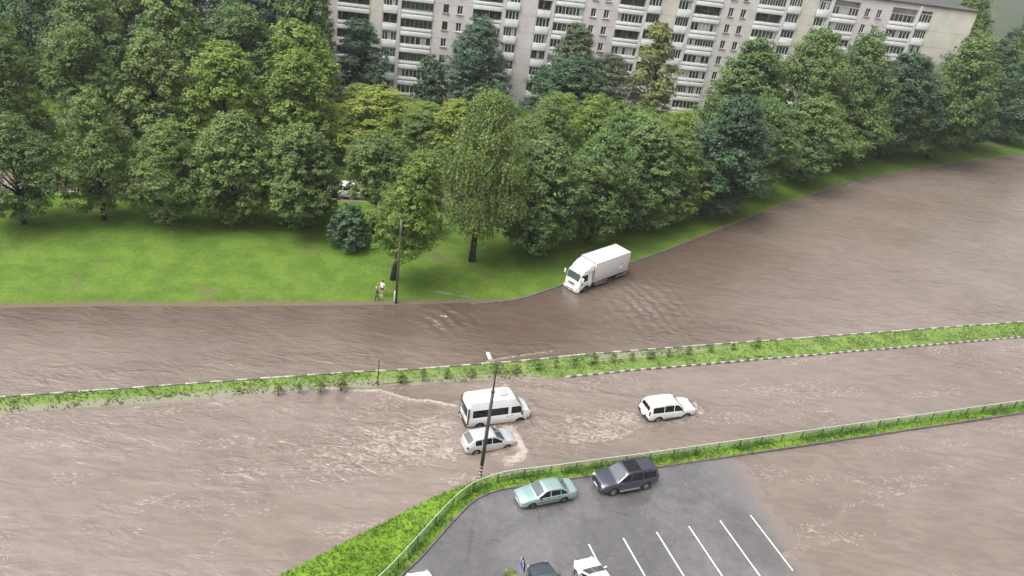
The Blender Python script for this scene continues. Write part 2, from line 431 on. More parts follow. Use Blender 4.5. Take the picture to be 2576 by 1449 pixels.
# car park surface, its kerb and the painted bay lines
lx = np.r_[np.arange(-26, 34, 0.5)]; ly = np.arange(2, 62, 0.5)
LV = []; LF = []; lid = {}
def lot_z(x, y): return -0.012 - 0.30 * float(sstep(18.5, 34.0, x + 0.25 * (y - 40)))
kk = np.asarray(lot_kerb)
for i_, x in enumerate(lx):
    for j_, y in enumerate(ly):
        lid[i_, j_] = len(LV); yk = float(np.interp(x, kk[:, 0], kk[:, 1])); yy = min(y, yk) ; LV.append((x, yy, lot_z(x, yy)))
for i_ in range(len(lx) - 1):
    for j_ in range(len(ly) - 1):
        if ly[j_] < max(np.interp(lx[i_], kk[:, 0], kk[:, 1]), np.interp(lx[i_ + 1], kk[:, 0], kk[:, 1])): LF.append((lid[i_, j_], lid[i_ + 1, j_], lid[i_ + 1, j_ + 1], lid[i_, j_ + 1]))
ASPH = asphalt_mat()
tag(mesh_np('parking_lot', LV, LF, ASPH, smooth=True), kind='structure')

def kerb(name, P, wd, z0, z1, step, mats, pat, off=0.0, i0=0.02):
    P = np.asarray(P); d = np.r_[0, np.cumsum(np.linalg.norm(np.diff(P, axis=0), axis=1))]
    bm = bmesh.new(); s = 0.0; k = 0
    while s + step < d[-1]:
        a = np.array([np.interp(s + i0, d, P[:, 0]), np.interp(s + i0, d, P[:, 1])]); b = np.array([np.interp(s + step - i0, d, P[:, 0]), np.interp(s + step - i0, d, P[:, 1])])
        c = (a + b) / 2; t = b - a; L = np.linalg.norm(t); n = np.array([-t[1], t[0]]) / L
        c = c + n * off
        if -70 < c[0] < 110:
            jit = random.uniform(-0.012, 0.012)
            box(bm, (c[0], c[1], (z0 + z1) / 2 + jit), (L, wd, z1 - z0), math.atan2(t[1], t[0]) + random.uniform(-.01, .01), bev=0.02, mi=pat(k, c))
        s += step; k += 1
    return tag(bobj(name, bm, mats), kind='structure')
kerb('parking_kerb', kk[kk[:, 0] < 110], 0.16, -0.1, 0.115, 1.0, [KERBM], lambda k, c: 0)
kf = np.array([p for p in shore_far if -4.5 < p[0] < 60])
kerb('road_kerb', kf, 0.18, -0.3, 0.06, 1.0, [KERBM, KERBW], lambda k, c: 0, off=0.12)
kerb('median_kerb', poly_at(med_far, 300), 0.16, -0.2, 0.10, 0.95, [KERBW, KERBM], lambda k, c: 0 if (k % 2 == 0 or k % 7 == 3) else 1, off=0.0)
kn = np.array([p for p in poly_at(med_near, 400) if p[0] > 5.6])
kerb('median_kerb', kn, 0.16, -0.2, 0.06, 0.55, [KERBW, KERBB], lambda k, c: k % 2, off=0.0)

ed = np.array([gp(*q) for q in ((960, 966), (1066, 957), (1199, 941), (1353, 925), (1508, 910), (1684, 893), (1900, 868))])
kerb('median_edging', ed, 0.09, -0.05, 0.125, 0.7, [mat('edging_pale_green', (0.30, 0.36, 0.16), 0.8, var=0.35, vscale=3)], lambda k, c: 0)
bm = bmesh.new()
sp = Vector((2.45, 1.05)); ln = Vector((sp.y, -sp.x)).normalized()
for k in range(0, 6):
    p = Vector((7.9, 38.3)) + sp * k
    c = p + ln * 2.6
    a = math.atan2(ln.y, ln.x)
    M_ = Matrix.Translation((c.x, c.y, -0.006)) @ Matrix.Rotation(a, 4, 'Z')
    vv = [bm.verts.new(M_ @ Vector(q)) for q in ((-2.6, -0.055, 0), (2.6, -0.055, 0), (2.6, 0.055, 0), (-2.6, 0.055, 0))]
    bm.faces.new(vv)
tag(bobj('parking_lines', bm, LINE), kind='structure')

# path and service road behind the first trees
bm = bmesh.new()
pth = [((-80, 69.0), (-80, 74.5)), ((-30, 84.8), (-30, 90.2)), ((-10.5, 90.3), (-10.7, 95.2)), ((3, 94.5), (2.5, 99.5))]
prev = None
for a, b in pth:
    r = [bm.verts.new((*a, 0.19)), bm.verts.new((*b, 0.19))]
    if prev: bm.faces.new((prev[0], r[0], r[1], prev[1]))
    prev = r
tag(bobj('service_road', bm, mat('damp_road', (0.24, 0.19, 0.165), 0.6, var=0.25, vscale=0.5)), kind='structure')

# floodwater: a fine grid round the cars, coarse far out
xs = np.unique(np.r_[np.linspace(-320, -60, 40), np.linspace(-60, -16, 60), np.arange(-16, 22, 0.15), np.linspace(22, 70, 90), np.linspace(70, 360, 40)].round(3))
ys = np.unique(np.r_[np.linspace(-60, 36, 40), np.arange(36, 78, 0.15), np.arange(78, 86, 0.3), np.linspace(86, 130, 60), np.linspace(130, 330, 30)].round(3))
X, Y = np.meshgrid(xs, ys)
ca, sa = math.cos(ROAD_A), math.sin(ROAD_A)
mfp = np.array(med_far); 
mid_y = np.interp(X, mfp[:, 0], mfp[:, 1]) - 1.5
low = sstep(1.0, -1.0, Y - mid_y)
S_ = X * ca + Y * sa; T_ = -X * sa + Y * ca
def local(cx, cy, hd):
    c, s = math.cos(hd), math.sin(hd)
    return (X - cx) * c + (Y - cy) * s, -(X - cx) * s + (Y - cy) * c
H_ = np.zeros_like(X); foam = np.zeros_like(X); rip = np.full_like(X, 0.35)
def wake(cx, cy, hd, L, W, amp, fo, tail=14.0, bow=1.0):
    global H_, foam
    u, v = local(cx, cy, math.radians(hd))
    s = (L * 0.42 - u)
    arm = np.exp(-((np.abs(v) - W * 0.5 - 0.33 * np.clip(s, 0, 99)) / 0.55) ** 2) * np.exp(-np.clip(s, 0, 99) / tail) * (s > -0.3)
    H_ = H_ + amp * arm
    rear = sstep(-L * 0.5 + 0.6, -L * 0.5 - 1.2, u) * np.exp(-((v) / (W * 0.75 + 0.16 * np.clip(-u - L / 2, 0, 60))) ** 2) * np.exp(-np.clip(-u - L / 2, 0, 99) / (tail * 1.1))
    b = np.exp(-((u - L * 0.5 - 0.75) / 0.65) ** 2 - (v / (W * 0.62)) ** 4) * bow
    H_ = H_ + 0.12 * b * amp / 0.06 * 0.6
    foam = np.maximum(foam, np.maximum(fo * rear, np.maximum(0.62 * fo * arm * np.exp(-s / 7), fo * b)))
wake(0.3, 50.4, 25, 5.6, 2.05, 0.13, 0.74, bow=0.5)
wake(0.0, 46.95, 27, 4.2, 1.76, 0.12, 0.76, bow=0.6)
wake(15.0, 54.6, 24, 4.8, 1.9, 0.13, 0.77, tail=18)
# churned wash left of the cars
wash = np.exp(-(((X + 7.5) / 7.5) ** 2 + ((T_ - (-7.0 * -sa + 45.0 * ca)) / 3.6) ** 2)) 
foam = np.maximum(foam, 0.80 * wash * low * (0.6 + 0.5 * fbm(X * 0.5, Y * 0.5, 43)))
wash2 = np.exp(-(((S_ - (8.5 * ca + 50.0 * sa)) / 6.0) ** 2 + ((T_ - (-8.5 * sa + 50.0 * ca)) / 1.5) ** 2))
foam = np.maximum(foam, 0.72 * wash2 * low)
foam = np.maximum(foam, 0.44 * low * sstep(0.40, 0.7, fbm(S_ * 0.18, T_ * 0.6, 41)))
# wave front lines (breaking crests) drawn out by the current
def crest(P, wd, amp, fo):
    global H_, foam
    P = np.array(P); dmin = np.full_like(X, 9.0)
    m = (X > P[:, 0].min() - 2) & (X < P[:, 0].max() + 2)
    for a, b in zip(P[:-1], P[1:]):
        ab = b - a; t = np.clip(((X - a[0]) * ab[0] + (Y - a[1]) * ab[1]) / (ab @ ab), 0, 1)
        dmin = np.where(m, np.minimum(dmin, np.hypot(X - a[0] - t * ab[0], Y - a[1] - t * ab[1])), dmin)
    k = np.exp(-(dmin / wd) ** 2); H_ += amp * k; foam = np.maximum(foam, fo * k)
crest([gp(*q) for q in ((820, 975), (892, 981), (960, 982), (1005, 997), (1040, 1006), (1090, 1009), (1150, 1021))], 0.22, 0.07, 0.95)
crest([gp(*q) for q in ((1280, 1082), (1296, 1096), (1305, 1116), (1316, 1136), (1306, 1152), (1282, 1160))], 0.62, 0.12, 1.0)
crest([gp(*q) for q in ((1300, 1100), (1322, 1130), (1334, 1146))], 0.40, 0.05, 0.62)
crest([gp(*q) for q in ((1335, 1050), (1322, 1066), (1296, 1076), (1262, 1078))], 0.32, 0.07, 0.66)
crest([gp(*q) for q in ((1335, 1010), (1352, 1026), (1385, 1034))], 0.25, 0.08, 0.0)
crest([gp(*q) for q in ((1383, 952), (1440, 965), (1480, 978), (1530, 992), (1600, 1006))], 0.25, 0.09, 0.5)
crest([gp(*q) for q in ((1180, 921), (1240, 905), (1310, 893), (1390, 882))], 0.2, 0.05, 0.8)
crest([gp(*q) for q in ((1330, 1042), (1400, 1036), (1460, 1042))], 0.22, 0.05, 0.2)
# silt load plus sky glare painted into the water colour, and ripple strength
silt_glare = 0.86 * low + 0.14 * low * fbm(S_ * 0.1, T_ * 0.35, 51)
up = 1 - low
silt_glare = silt_glare + up * (0.12 + 0.55 * sstep(66, 57.5, Y - 0.41 * X * 0.6) * sstep(2, -8, X) + 0.35 * sstep(4, 16, X) * sstep(92, 70, Y) + 0.75 * sstep(17, 45, X))  # upper water: sky reflection painted as a paler base colour
silt_glare = np.clip(silt_glare + 0.10 * (fbm(S_ * 0.12, T_ * 0.3, 61) - 0.5), 0, 1)
calm = np.exp(-(((X - 2.0) / 7.5) ** 2 + ((Y - 66.0) / 4.2) ** 2)) + np.exp(-(((X - 11.0) / 4.5) ** 2 + ((Y - 78.0) / 3.5) ** 2))
patch = np.exp(-(((X + 6.3) / 2.9) ** 2 + ((Y - 64.0) / 2.2) ** 2)) + 0.9 * np.exp(-(((X - 14.5) / 4.0) ** 2 + ((Y - 73.0) / 5.5) ** 2))
band = np.exp(-((Y - (np.interp(X, mfp[:, 0], mfp[:, 1]) + 2.2)) / 1.8) ** 2)
rip = np.clip(up * (0.30 + 1.5 * patch + 0.6 * band - 0.28 * calm) + low * (0.12 + 0.5 * np.clip(wash + wash2, 0, 1) + 0.55 * sstep(0.42, 0.66, fbm(S_ * 0.12, T_ * 0.4, 71))), 0.04, 2.0)
# real ripples
rl = fbm(S_ * 0.8, T_ * 1.6, 81, 3) - 0.5
r2 = np.sin(np.hypot(X + 11.0, Y - 59.0) * 4.6 + 8 * fbm(X * 0.4, Y * 0.4, 91)) * patch
H_ = H_ + 0.05 * rl * low * np.clip(rip - 0.1, 0.10, 1) + 0.06 * rl * up * rip + 0.075 * r2
# long arcs running in from the flooded side road
ar = np.hypot(X - 34.0, Y - 58.0); arc = np.exp(-(((X - 13.0) / 6.0) ** 2 + ((Y - 70.5) / 5.5) ** 2)) * up
H_ = H_ + 0.055 * arc * np.sin(ar * 4.8 + 6 * fbm(X * 0.3, Y * 0.3, 93))
H_ = H_ + 0.08 * low * (fbm(S_ * 0.32, T_ * 0.8, 95, 2) - 0.5)
V = np.dstack([X, Y, WATER_Z + H_]).reshape(-1, 3)
nx = len(xs); ny = len(ys)
i = np.arange(ny - 1)[:, None] * nx + np.arange(nx - 1)[None, :]
Fq = np.stack([i, i + 1, i + nx + 1, i + nx], -1).reshape(-1, 4)
# leave the sheet out under the car park and far lawn where it can never be seen
fc = V[Fq].mean(1)
nk = np.interp(fc[:, 0], lot_kerb[:, 0], lot_kerb[:, 1]); fk = np.interp(fc[:, 0], shore_far[:, 0], shore_far[:, 1])
keep = ((fc[:, 1] > nk - 0.2 - 3.0 * (fc[:, 0] < -4)) | (fc[:, 0] > 17)) & (fc[:, 1] < fk + 6)
Fq = Fq[keep]
WATER = water_mat()
tag(mesh_np('floodwater', V, Fq, WATER, smooth=True, attrs={'silt_glare': ('POINT', silt_glare), 'foam': ('POINT', np.clip(foam, 0, 1)), 'ripple': ('POINT', rip)}), kind='structure')

# standing puddles on the lawn
PUD = mat('puddle_water', (0.20, 0.215, 0.16), 0.08, spec=0.8, var=0.2, vscale=2)
def puddle(cx, cy, rx, ry, sd):
    bm = bmesh.new(); c = []
    for k in range(28):
        a = 2 * PI * k / 28; r = 0.75 + 0.5 * float(vnoise(np.array(3 * math.cos(a) + 7), np.array(3 * math.sin(a) + 7), sd))
        c.append(bm.verts.new((cx + rx * r * math.cos(a), cy + ry * r * math.sin(a), 0.105)))
    bm.faces.new(c)
    return tag(bobj('puddle', bm, PUD), kind='structure')

# grass tufts (uncountable) over the strips
def tufts(name, P, Z, zone, dens, h, wd, m, sd, attrn=True):
    r = np.random.default_rng(sd)
    n, k = P.shape[:2]
    Q = np.dstack([P, Z[..., None]])
    a = Q[:-1, :-1]; b = Q[1:, :-1]; c = Q[1:, 1:]; d = Q[:-1, 1:]
    area = 0.5 * np.abs((c - a)[..., 0] * (d - b)[..., 1] - (c - a)[..., 1] * (d - b)[..., 0])
    cen = (a + b + c + d) / 4
    dn = zone(cen[..., 0], cen[..., 1], cen[..., 2]) * dens
    cnt = r.poisson(np.clip(area * dn, 0, 500)).ravel()
    idx = np.repeat(np.arange(cnt.size), cnt); u = r.random(len(idx))[:, None]; v = r.random(len(idx))[:, None]
    A, B, C_, D = (q.reshape(-1, 3)[idx] for q in (a, b, c, d))
    base = (A * (1 - u) + B * u) * (1 - v) + (D * (1 - u) + C_ * u) * v
    N = len(base)
    V = []; F = []; T = []
    for s in range(3):
        an = r.random(N) * 2 * PI; hh = h * (0.5 + r.random(N)); lean = (0.3 + 0.7 * r.random(N)) * hh; ww = wd * (0.6 + 0.8 * r.random(N))
        dx, dy = np.cos(an), np.sin(an)
        v0 = base + np.c_[-dy * ww, dx * ww, np.zeros(N) - 0.01]; v1 = base + np.c_[dy * ww, -dx * ww, np.zeros(N) - 0.01]
        v2 = base + np.c_[dx * lean, dy * lean, hh]
        V.append(np.stack([v0, v1, v2], 1).reshape(-1, 3)); T.append(r.random(N))
    V = np.concatenate(V); F = np.arange(len(V)).reshape(-1, 3)
    o = mesh_np(name, V, F, m, attrs={'tint': ('FACE', np.concatenate(T))})
    return tag(o, kind='stuff')
TUFT_NEAR = leaf_mat('tuft_near', (0.085, 0.175, 0.012), (0.205, 0.340, 0.035), 0.2)
TUFT_MED = leaf_mat('tuft_med', (0.10, 0.165, 0.03), (0.215, 0.290, 0.085), 0.2)
t2 = tufts('verge_tufts', verP, verZ, lambda x, y, z: (x > -30) * (x < 70) * (z > -0.05) * (0.5 + sstep(0.35, 0.6, fbm(x * 0.7, y * 0.7, 17))), 34, 0.17, 0.035, TUFT_NEAR, 5)
tag(t2, 'bright green verge grass beside the mesh fence', 'grass')
t3 = tufts('median_tufts', medP, medZ, lambda x, y, z: (x > -45) * (x < 70) * (z > -0.06) * (0.3 + 1.1 * sstep(0.4, 0.62, fbm(x * 0.6, y * 0.6, 27))) * (1 - 0.45 * sstep(6, 9, x) * sstep(18, 14, x)), 26, 0.16, 0.04, TUFT_MED, 9)
tag(t3, 'pale green grass on the median between the flooded carriageways', 'grass')
puddle(-6.8, 68.75, 1.0, 0.28, 1); puddle(-4.75, 68.7, 0.5, 0.22, 2)

# ------------------------------------------------------------------ apartment building
WALL = mat('panel_wall', (0.74, 0.69, 0.665), 0.85, var=0.16, vscale=0.35, bump=0.15, bscale=8)
WALLY = mat('panel_wall_cream', (0.74, 0.70, 0.61), 0.85, var=0.14, vscale=0.4)
PARA = mat('parapet_white', (0.86, 0.86, 0.845), 0.7, var=0.12, vscale=1.2)
SLABD = mat('slab_joint', (0.20, 0.19, 0.18), 0.85)
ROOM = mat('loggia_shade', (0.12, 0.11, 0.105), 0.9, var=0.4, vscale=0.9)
FRW = mat('window_frame_white', (0.66, 0.66, 0.64), 0.6)
FRB = mat('window_frame_brown', (0.16, 0.085, 0.06), 0.6)
FRG = mat('window_frame_grey_green', (0.24, 0.27, 0.25), 0.6)
PANE = mat('window_pane', (0.05, 0.053, 0.056), 0.07, spec=0.9, var=0.7, vscale=0.8)
CURT = mat('window_curtain', (0.42, 0.42, 0.40), 0.7, var=0.3, vscale=2)
LEDGE = mat('window_ledge', (0.30, 0.27, 0.25), 0.7)
ROOFM = mat('roof_felt', (0.09, 0.088, 0.085), 0.9, var=0.3, vscale=0.3)

GRAD = 0.2
bl = empty('apartment_building', (0, 139, 0), math.atan(GRAD), 'long nine-storey panel apartment block with white balconies and pinkish walls behind the trees', 'building')
rb = random.Random(11)
U0_, U1_ = -74.0, 78.0
NF = 9
def s0(u): return 0.83 if u < -6 else 0.2
# modules: kind, u0, u1
mods = [('w', -36.3, -31.0), ('b', -31.0, -28.95), ('n', -28.9, -26.4), ('p', -26.4, -25.9), ('w', -25.9, -20.55), ('v', -20.55, -14.0), ('w', -14.0, -8.95), ('p', -8.95, -8.45),
        ('n', -8.45, -6.0), ('b', -6.0, -3.15), ('n', -3.1, -0.62), ('p', -0.62, -0.1), ('w', -0.1, 5.0), ('v', 5.0, 10.95), ('w', 10.95, 15.65), ('p', 15.65, 16.1), ('n', 16.1, 18.5), ('b', 18.5, 21.4)]
right = [('n', 21.4, 23.9), ('p', 23.9, 24.4), ('w', 24.4, 29.5), ('v', 29.5, 35.8), ('w', 35.8, 40.9), ('p', 40.9, 41.4), ('n', 41.4, 43.9), ('b', 43.9, 46.8),
         ('n', 46.8, 49.3), ('p', 49.3, 49.8), ('w', 49.8, 54.9), ('v', 54.9, 61.2), ('w', 61.2, 66.3), ('p', 66.3, 66.8), ('n', 66.8, 69.3), ('b', 69.3, 78.0)]
left = [('v', -42.8, -36.3), ('w', -48.1, -42.8), ('p', -48.6, -48.1), ('n', -51.1, -48.6), ('b', -54.0, -51.1), ('n', -56.5, -54.0), ('p', -57.0, -56.5), ('w', -62.3, -57.0), ('v', -68.8, -62.3), ('b', -74.0, -68.8)]
REC = 1.15           # depth of a loggia
TOP = 25.9
bmw = bmesh.new()
def q(bm, pts, mi=0):
    f = bm.faces.new([bm.verts.new(p) for p in pts]); f.material_index = mi; return f
def wallpiece(bm, u0, u1, z0, z1, y=0.0, mi=0): box(bm, ((u0 + u1) / 2, y + 0.15, (z0 + z1) / 2), (u1 - u0, 0.3, z1 - z0), mi=mi)
WINS = []
for lst, vis in ((mods, 1), (right, 0), (left, 0)):
    for kd, a, b in lst:
        if kd in 'bp':
            # end-wall panels step a little; slot the joints every storey
            for f_ in range(NF):
                z0 = s0(a) - 0.83 + 2.8 * f_ if f_ else -0.6
                z1 = s0(a) - 0.83 + 2.8 * (f_ + 1) - 0.03 if f_ < NF - 1 else TOP
                wallpiece(bmw, a, b, z0, z1, -0.25 if kd == 'p' else 0.0, 1 if (kd == 'b' and (a < -20 or a > 17)) else 0)
        elif kd == 'v':
            c1 = a + 1.35 + 0.45; c2 = c1 + 2.35
            cs = (c1 + 0.3, c2 + 0.3) if a < -10 else (c1 - 0.05, c2 - 0.1)
            for f_ in range(NF):
                zb = s0(a) + 0.22 + 2.8 * f_; zt = zb + 1.38
                z0 = zb - 1.4 if f_ else -0.6; z1 = zb + 1.4 if f_ < NF - 1 else TOP
                xs_ = [a, cs[0] - .46, cs[0] + .46, cs[1] - .46, cs[1] + .46, b]
                wallpiece(bmw, a, b, z0 + 0.03, zb); wallpiece(bmw, a, b, zt, z1)
                for i0_ in (0, 2, 4): wallpiece(bmw, xs_[i0_], xs_[i0_ + 1], zb, zt)
                for c in cs: WINS.append((c, zb, f_, vis))
        else:
            # back wall of the loggia stack and its side cheeks
            wallpiece(bmw, a, b, -0.6, TOP, REC)
            wallpiece(bmw, a, b, TOP - 0.9, TOP, 0)
# body behind the facade and the ends
box(bmw, ((U0_ + U1_) / 2, 7.3, TOP / 2 - 0.35), (U1_ - U0_ - 0.02, 11.7, TOP + 0.5), mi=0)
for u_ in sorted(set([m[1] for m in mods + right + left] + [78.0])):
    box(bmw, (u_ + (0.06 if u_ < 78 else -0.06), 0.75, TOP / 2 - 0.3), (0.12, 1.38, TOP + 0.55), mi=0)
wallo = bobj('wall', bmw, [WALL, WALLY], bl)
bm = bmesh.new(); box(bm, ((U0_ + U1_) / 2, 6.6, TOP + 0.12), (U1_ - U0_ + 0.8, 13.8, 0.3)); 
for u_ in (-50, -18, 8, 33, 58): box(bm, (u_, 7, TOP + 1.2), (4.0, 3.2, 2.0), bev=0.05)
bobj('roof', bm, ROOFM, bl)

def window_part(c, zb, k):
    fr = FRB if k == 1 else FRW
    bm = bmesh.new()
    W_, H_w = 0.92, 1.38
    for x0, x1, z0, z1 in ((-W_ / 2, W_ / 2, 0, .07), (-W_ / 2, W_ / 2, H_w - .07, H_w), (-W_ / 2, -W_ / 2 + .07, .07, H_w - .07), (W_ / 2 - .07, W_ / 2, .07, H_w - .07), (-0.02, 0.06, .07, H_w - .07)):
        box(bm, (c + (x0 + x1) / 2, 0.17, zb + (z0 + z1) / 2), (x1 - x0, 0.08, z1 - z0))
    o = bobj('window', bm, fr, bl)
    bm = bmesh.new(); box(bm, (c, 0.24, zb + H_w / 2), (W_ - .02, 0.03, H_w - .02)); bobj('pane', bm, PANE, o)
    bm = bmesh.new(); box(bm, (c, -0.06, zb - 0.06), (W_ + 0.32, 0.22, 0.10)); bobj('sill', bm, LEDGE if k != 2 else PARA, o)
bst = bmesh.new()
for c, zb, f_, vis in WINS:
    if vis: window_part(c, zb, rb.choice((0, 0, 1, 2, 1)))
    else:
        box(bst, (c, 0.24, zb + 0.69), (0.9, 0.03, 1.36), mi=1)
        for dx in (-0.43, 0.0, 0.43): box(bst, (c + dx, 0.17, zb + 0.69), (0.07, 0.08, 1.36), mi=0)
        box(bst, (c, -0.06, zb - 0.06), (1.24, 0.22, 0.1), mi=2)
tag(bobj('window', bst, [FRW, PANE, LEDGE], bl), kind='stuff')

def balcony(kd, a, b, f_, bmP, bmG, style):
    """white parapet + slab into bmP (mats PARA, SLABD), glazing into bmG (mats frame, pane, room, curtain)"""
    zs = s0((a + b) / 2) + 2.8 * f_ + (0.35 if kd == 'n' else 0.0)      # sill = top of the parapet
    c = (a + b) / 2; W_ = b - a - 0.10
    if kd == 'w':
        box(bmP, (c, -0.10, zs - 0.24), (W_, 0.16, 0.48), bev=0.02)
        box(bmP, (c, -0.03, zs - 0.555), (W_ - 0.06, 0.10, 0.15), mi=1)
        box(bmP, (c, -0.12, zs - 0.98), (W_ + 0.02, 0.18, 0.70), bev=0.02)
        box(bmP, (c, 0.5, zs - 1.02), (W_ - 0.02, 1.05, 0.16), mi=1)
        ztop = zs + 1.42
    else:
        box(bmP, (c, -0.22, zs - 0.58), (W_, 0.14, 1.12), bev=0.02)
        box(bmP, (c, 0.42, zs - 1.10), (W_ - 0.02, 1.12, 0.16), mi=1)
        box(bmP, (c, -0.16, zs + 0.02), (W_ + 0.02, 0.3, 0.05), mi=0)
        ztop = zs + 1.55
    z0 = zs + 0.03; h = ztop - z0
    if style == 'open':
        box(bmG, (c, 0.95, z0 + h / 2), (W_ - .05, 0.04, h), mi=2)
        for dx in (-0.28, 0.18): box(bmG, (a + (b - a) * (0.5 + dx), 0.90, z0 + h * 0.5), (0.85, 0.05, h * 0.82), mi=1); box(bmG, (a + (b - a) * (0.5 + dx) - .45, 0.89, z0 + h * 0.5), (0.07, 0.06, h * 0.84), mi=0)
        box(bmG, (a + 0.08, -0.02, z0 + h / 2), (0.06, 0.06, h), mi=0); box(bmG, (b - 0.08, -0.02, z0 + h / 2), (0.06, 0.06, h), mi=0)
    else:
        n = rb.choice((6, 7, 8, 10)) if kd == 'w' else rb.choice((4, 4, 5))
        pw = W_ / n
        lo = 0.0 if style != 'green' else h * 0.0
        for k in range(n):
            u = a + 0.05 + pw * (k + 0.5)
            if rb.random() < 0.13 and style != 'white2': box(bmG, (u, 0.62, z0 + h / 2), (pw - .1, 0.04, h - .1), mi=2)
            else: box(bmG, (u, -0.03, z0 + h / 2), (pw - 0.04, 0.03, h - .06), mi=(3 if rb.random() < (0.6 if style == 'white2' else 0.16) else 1))
        fw = 0.085 if style in ('white', 'white2') else 0.055
        for k in range(n + 1):
            box(bmG, (a + 0.05 + min(max(pw * k, fw / 2), W_ - fw / 2), -0.05, z0 + h / 2), (fw * (1.5 if (k % 3 == 0) else 1), 0.07, h), mi=0)
        for zz in (z0 + 0.04, ztop - 0.05): box(bmG, (c, -0.055, zz), (W_, 0.085, 0.09), mi=0)
        if style == 'green': box(bmG, (c, -0.06, z0 + 0.16), (W_, 0.06, 0.2), mi=0)
STY = ('white', 'grey', 'white2', 'open', 'green', 'white', 'grey', 'white')
FRM = {'white': FRW, 'white2': FRW, 'grey': FRG, 'green': FRG, 'open': FRW}
first = {(-36.3, 5): 'open', (-36.3, 4): 'open', (-25.9, 5): 'green', (-25.9, 4): 'grey', (-25.9, 3): 'white', (-25.9, 2): 'grey', (-25.9, 1): 'white', (-25.9, 0): 'white',
         (-28.9, 5): 'white', (-28.9, 4): 'open', (-28.9, 3): 'white', (-14.0, 5): 'open', (-14.0, 4): 'white', (-8.45, 5): 'white', (-8.45, 4): 'white', (-8.45, 3): 'white',
         (-3.1, 6): 'open', (-3.1, 5): 'white', (-3.1, 4): 'white', (-0.1, 6): 'white', (10.95, 7): 'open', (10.95, 6): 'white', (10.95, 5): 'open', (10.95, 4): 'white2', (10.95, 3): 'white', (10.95, 2): 'white2',
         (16.1, 7): 'white', (16.1, 6): 'grey', (16.1, 4): 'open'}
for kd, a, b in mods:
    if kd in 'wn':
        for f_ in range(NF):
            st = first.get((a, f_)) or rb.choice(STY)
            p, g = bmesh.new(), bmesh.new(); balcony(kd, a, b, f_, p, g, st)
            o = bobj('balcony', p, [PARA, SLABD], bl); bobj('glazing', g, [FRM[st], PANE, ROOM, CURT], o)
p, g = bmesh.new(), bmesh.new()
for kd, a, b in right + left:
    if kd in 'wn':
        for f_ in range(NF): balcony(kd, a, b, f_, p, g, rb.choice(STY))
o = tag(bobj('balcony', p, [PARA, SLABD], bl), kind='stuff'); tag(bobj('glazing', g, [FRW, PANE, ROOM, CURT], o), kind='stuff')

# ------------------------------------------------------------------ trees
def leaf_quads(C_, N_, size, r, asp=0.62):
    n = len(C_)
    N_ = N_ / (np.linalg.norm(N_, axis=1, keepdims=True) + 1e-9)
    t = r.normal(size=(n, 3)); t -= (t * N_).sum(1, keepdims=True) * N_; t /= np.linalg.norm(t, axis=1, keepdims=True) + 1e-9
    b = np.cross(N_, t)
    s = (size * (0.6 + 0.8 * r.random(n)))[:, None]
    V = np.stack([C_ - t * s * .5, C_ + b * s * asp * .5 + N_ * s * .06, C_ + t * s * .5, C_ - b * s * asp * .5 + N_ * s * .06], 1).reshape(-1, 3)
    return V

def prof_broad(t): return np.sin(PI * np.clip(t, 0.02, 0.99) ** 0.75) ** 0.62
def prof_cone(t): return (1 - t) ** 0.62 * sstep(0, 0.13, t) * 1.05
def prof_egg(t): return np.sin(PI * np.clip(t, 0.02, 0.99) ** 0.62) ** 0.7

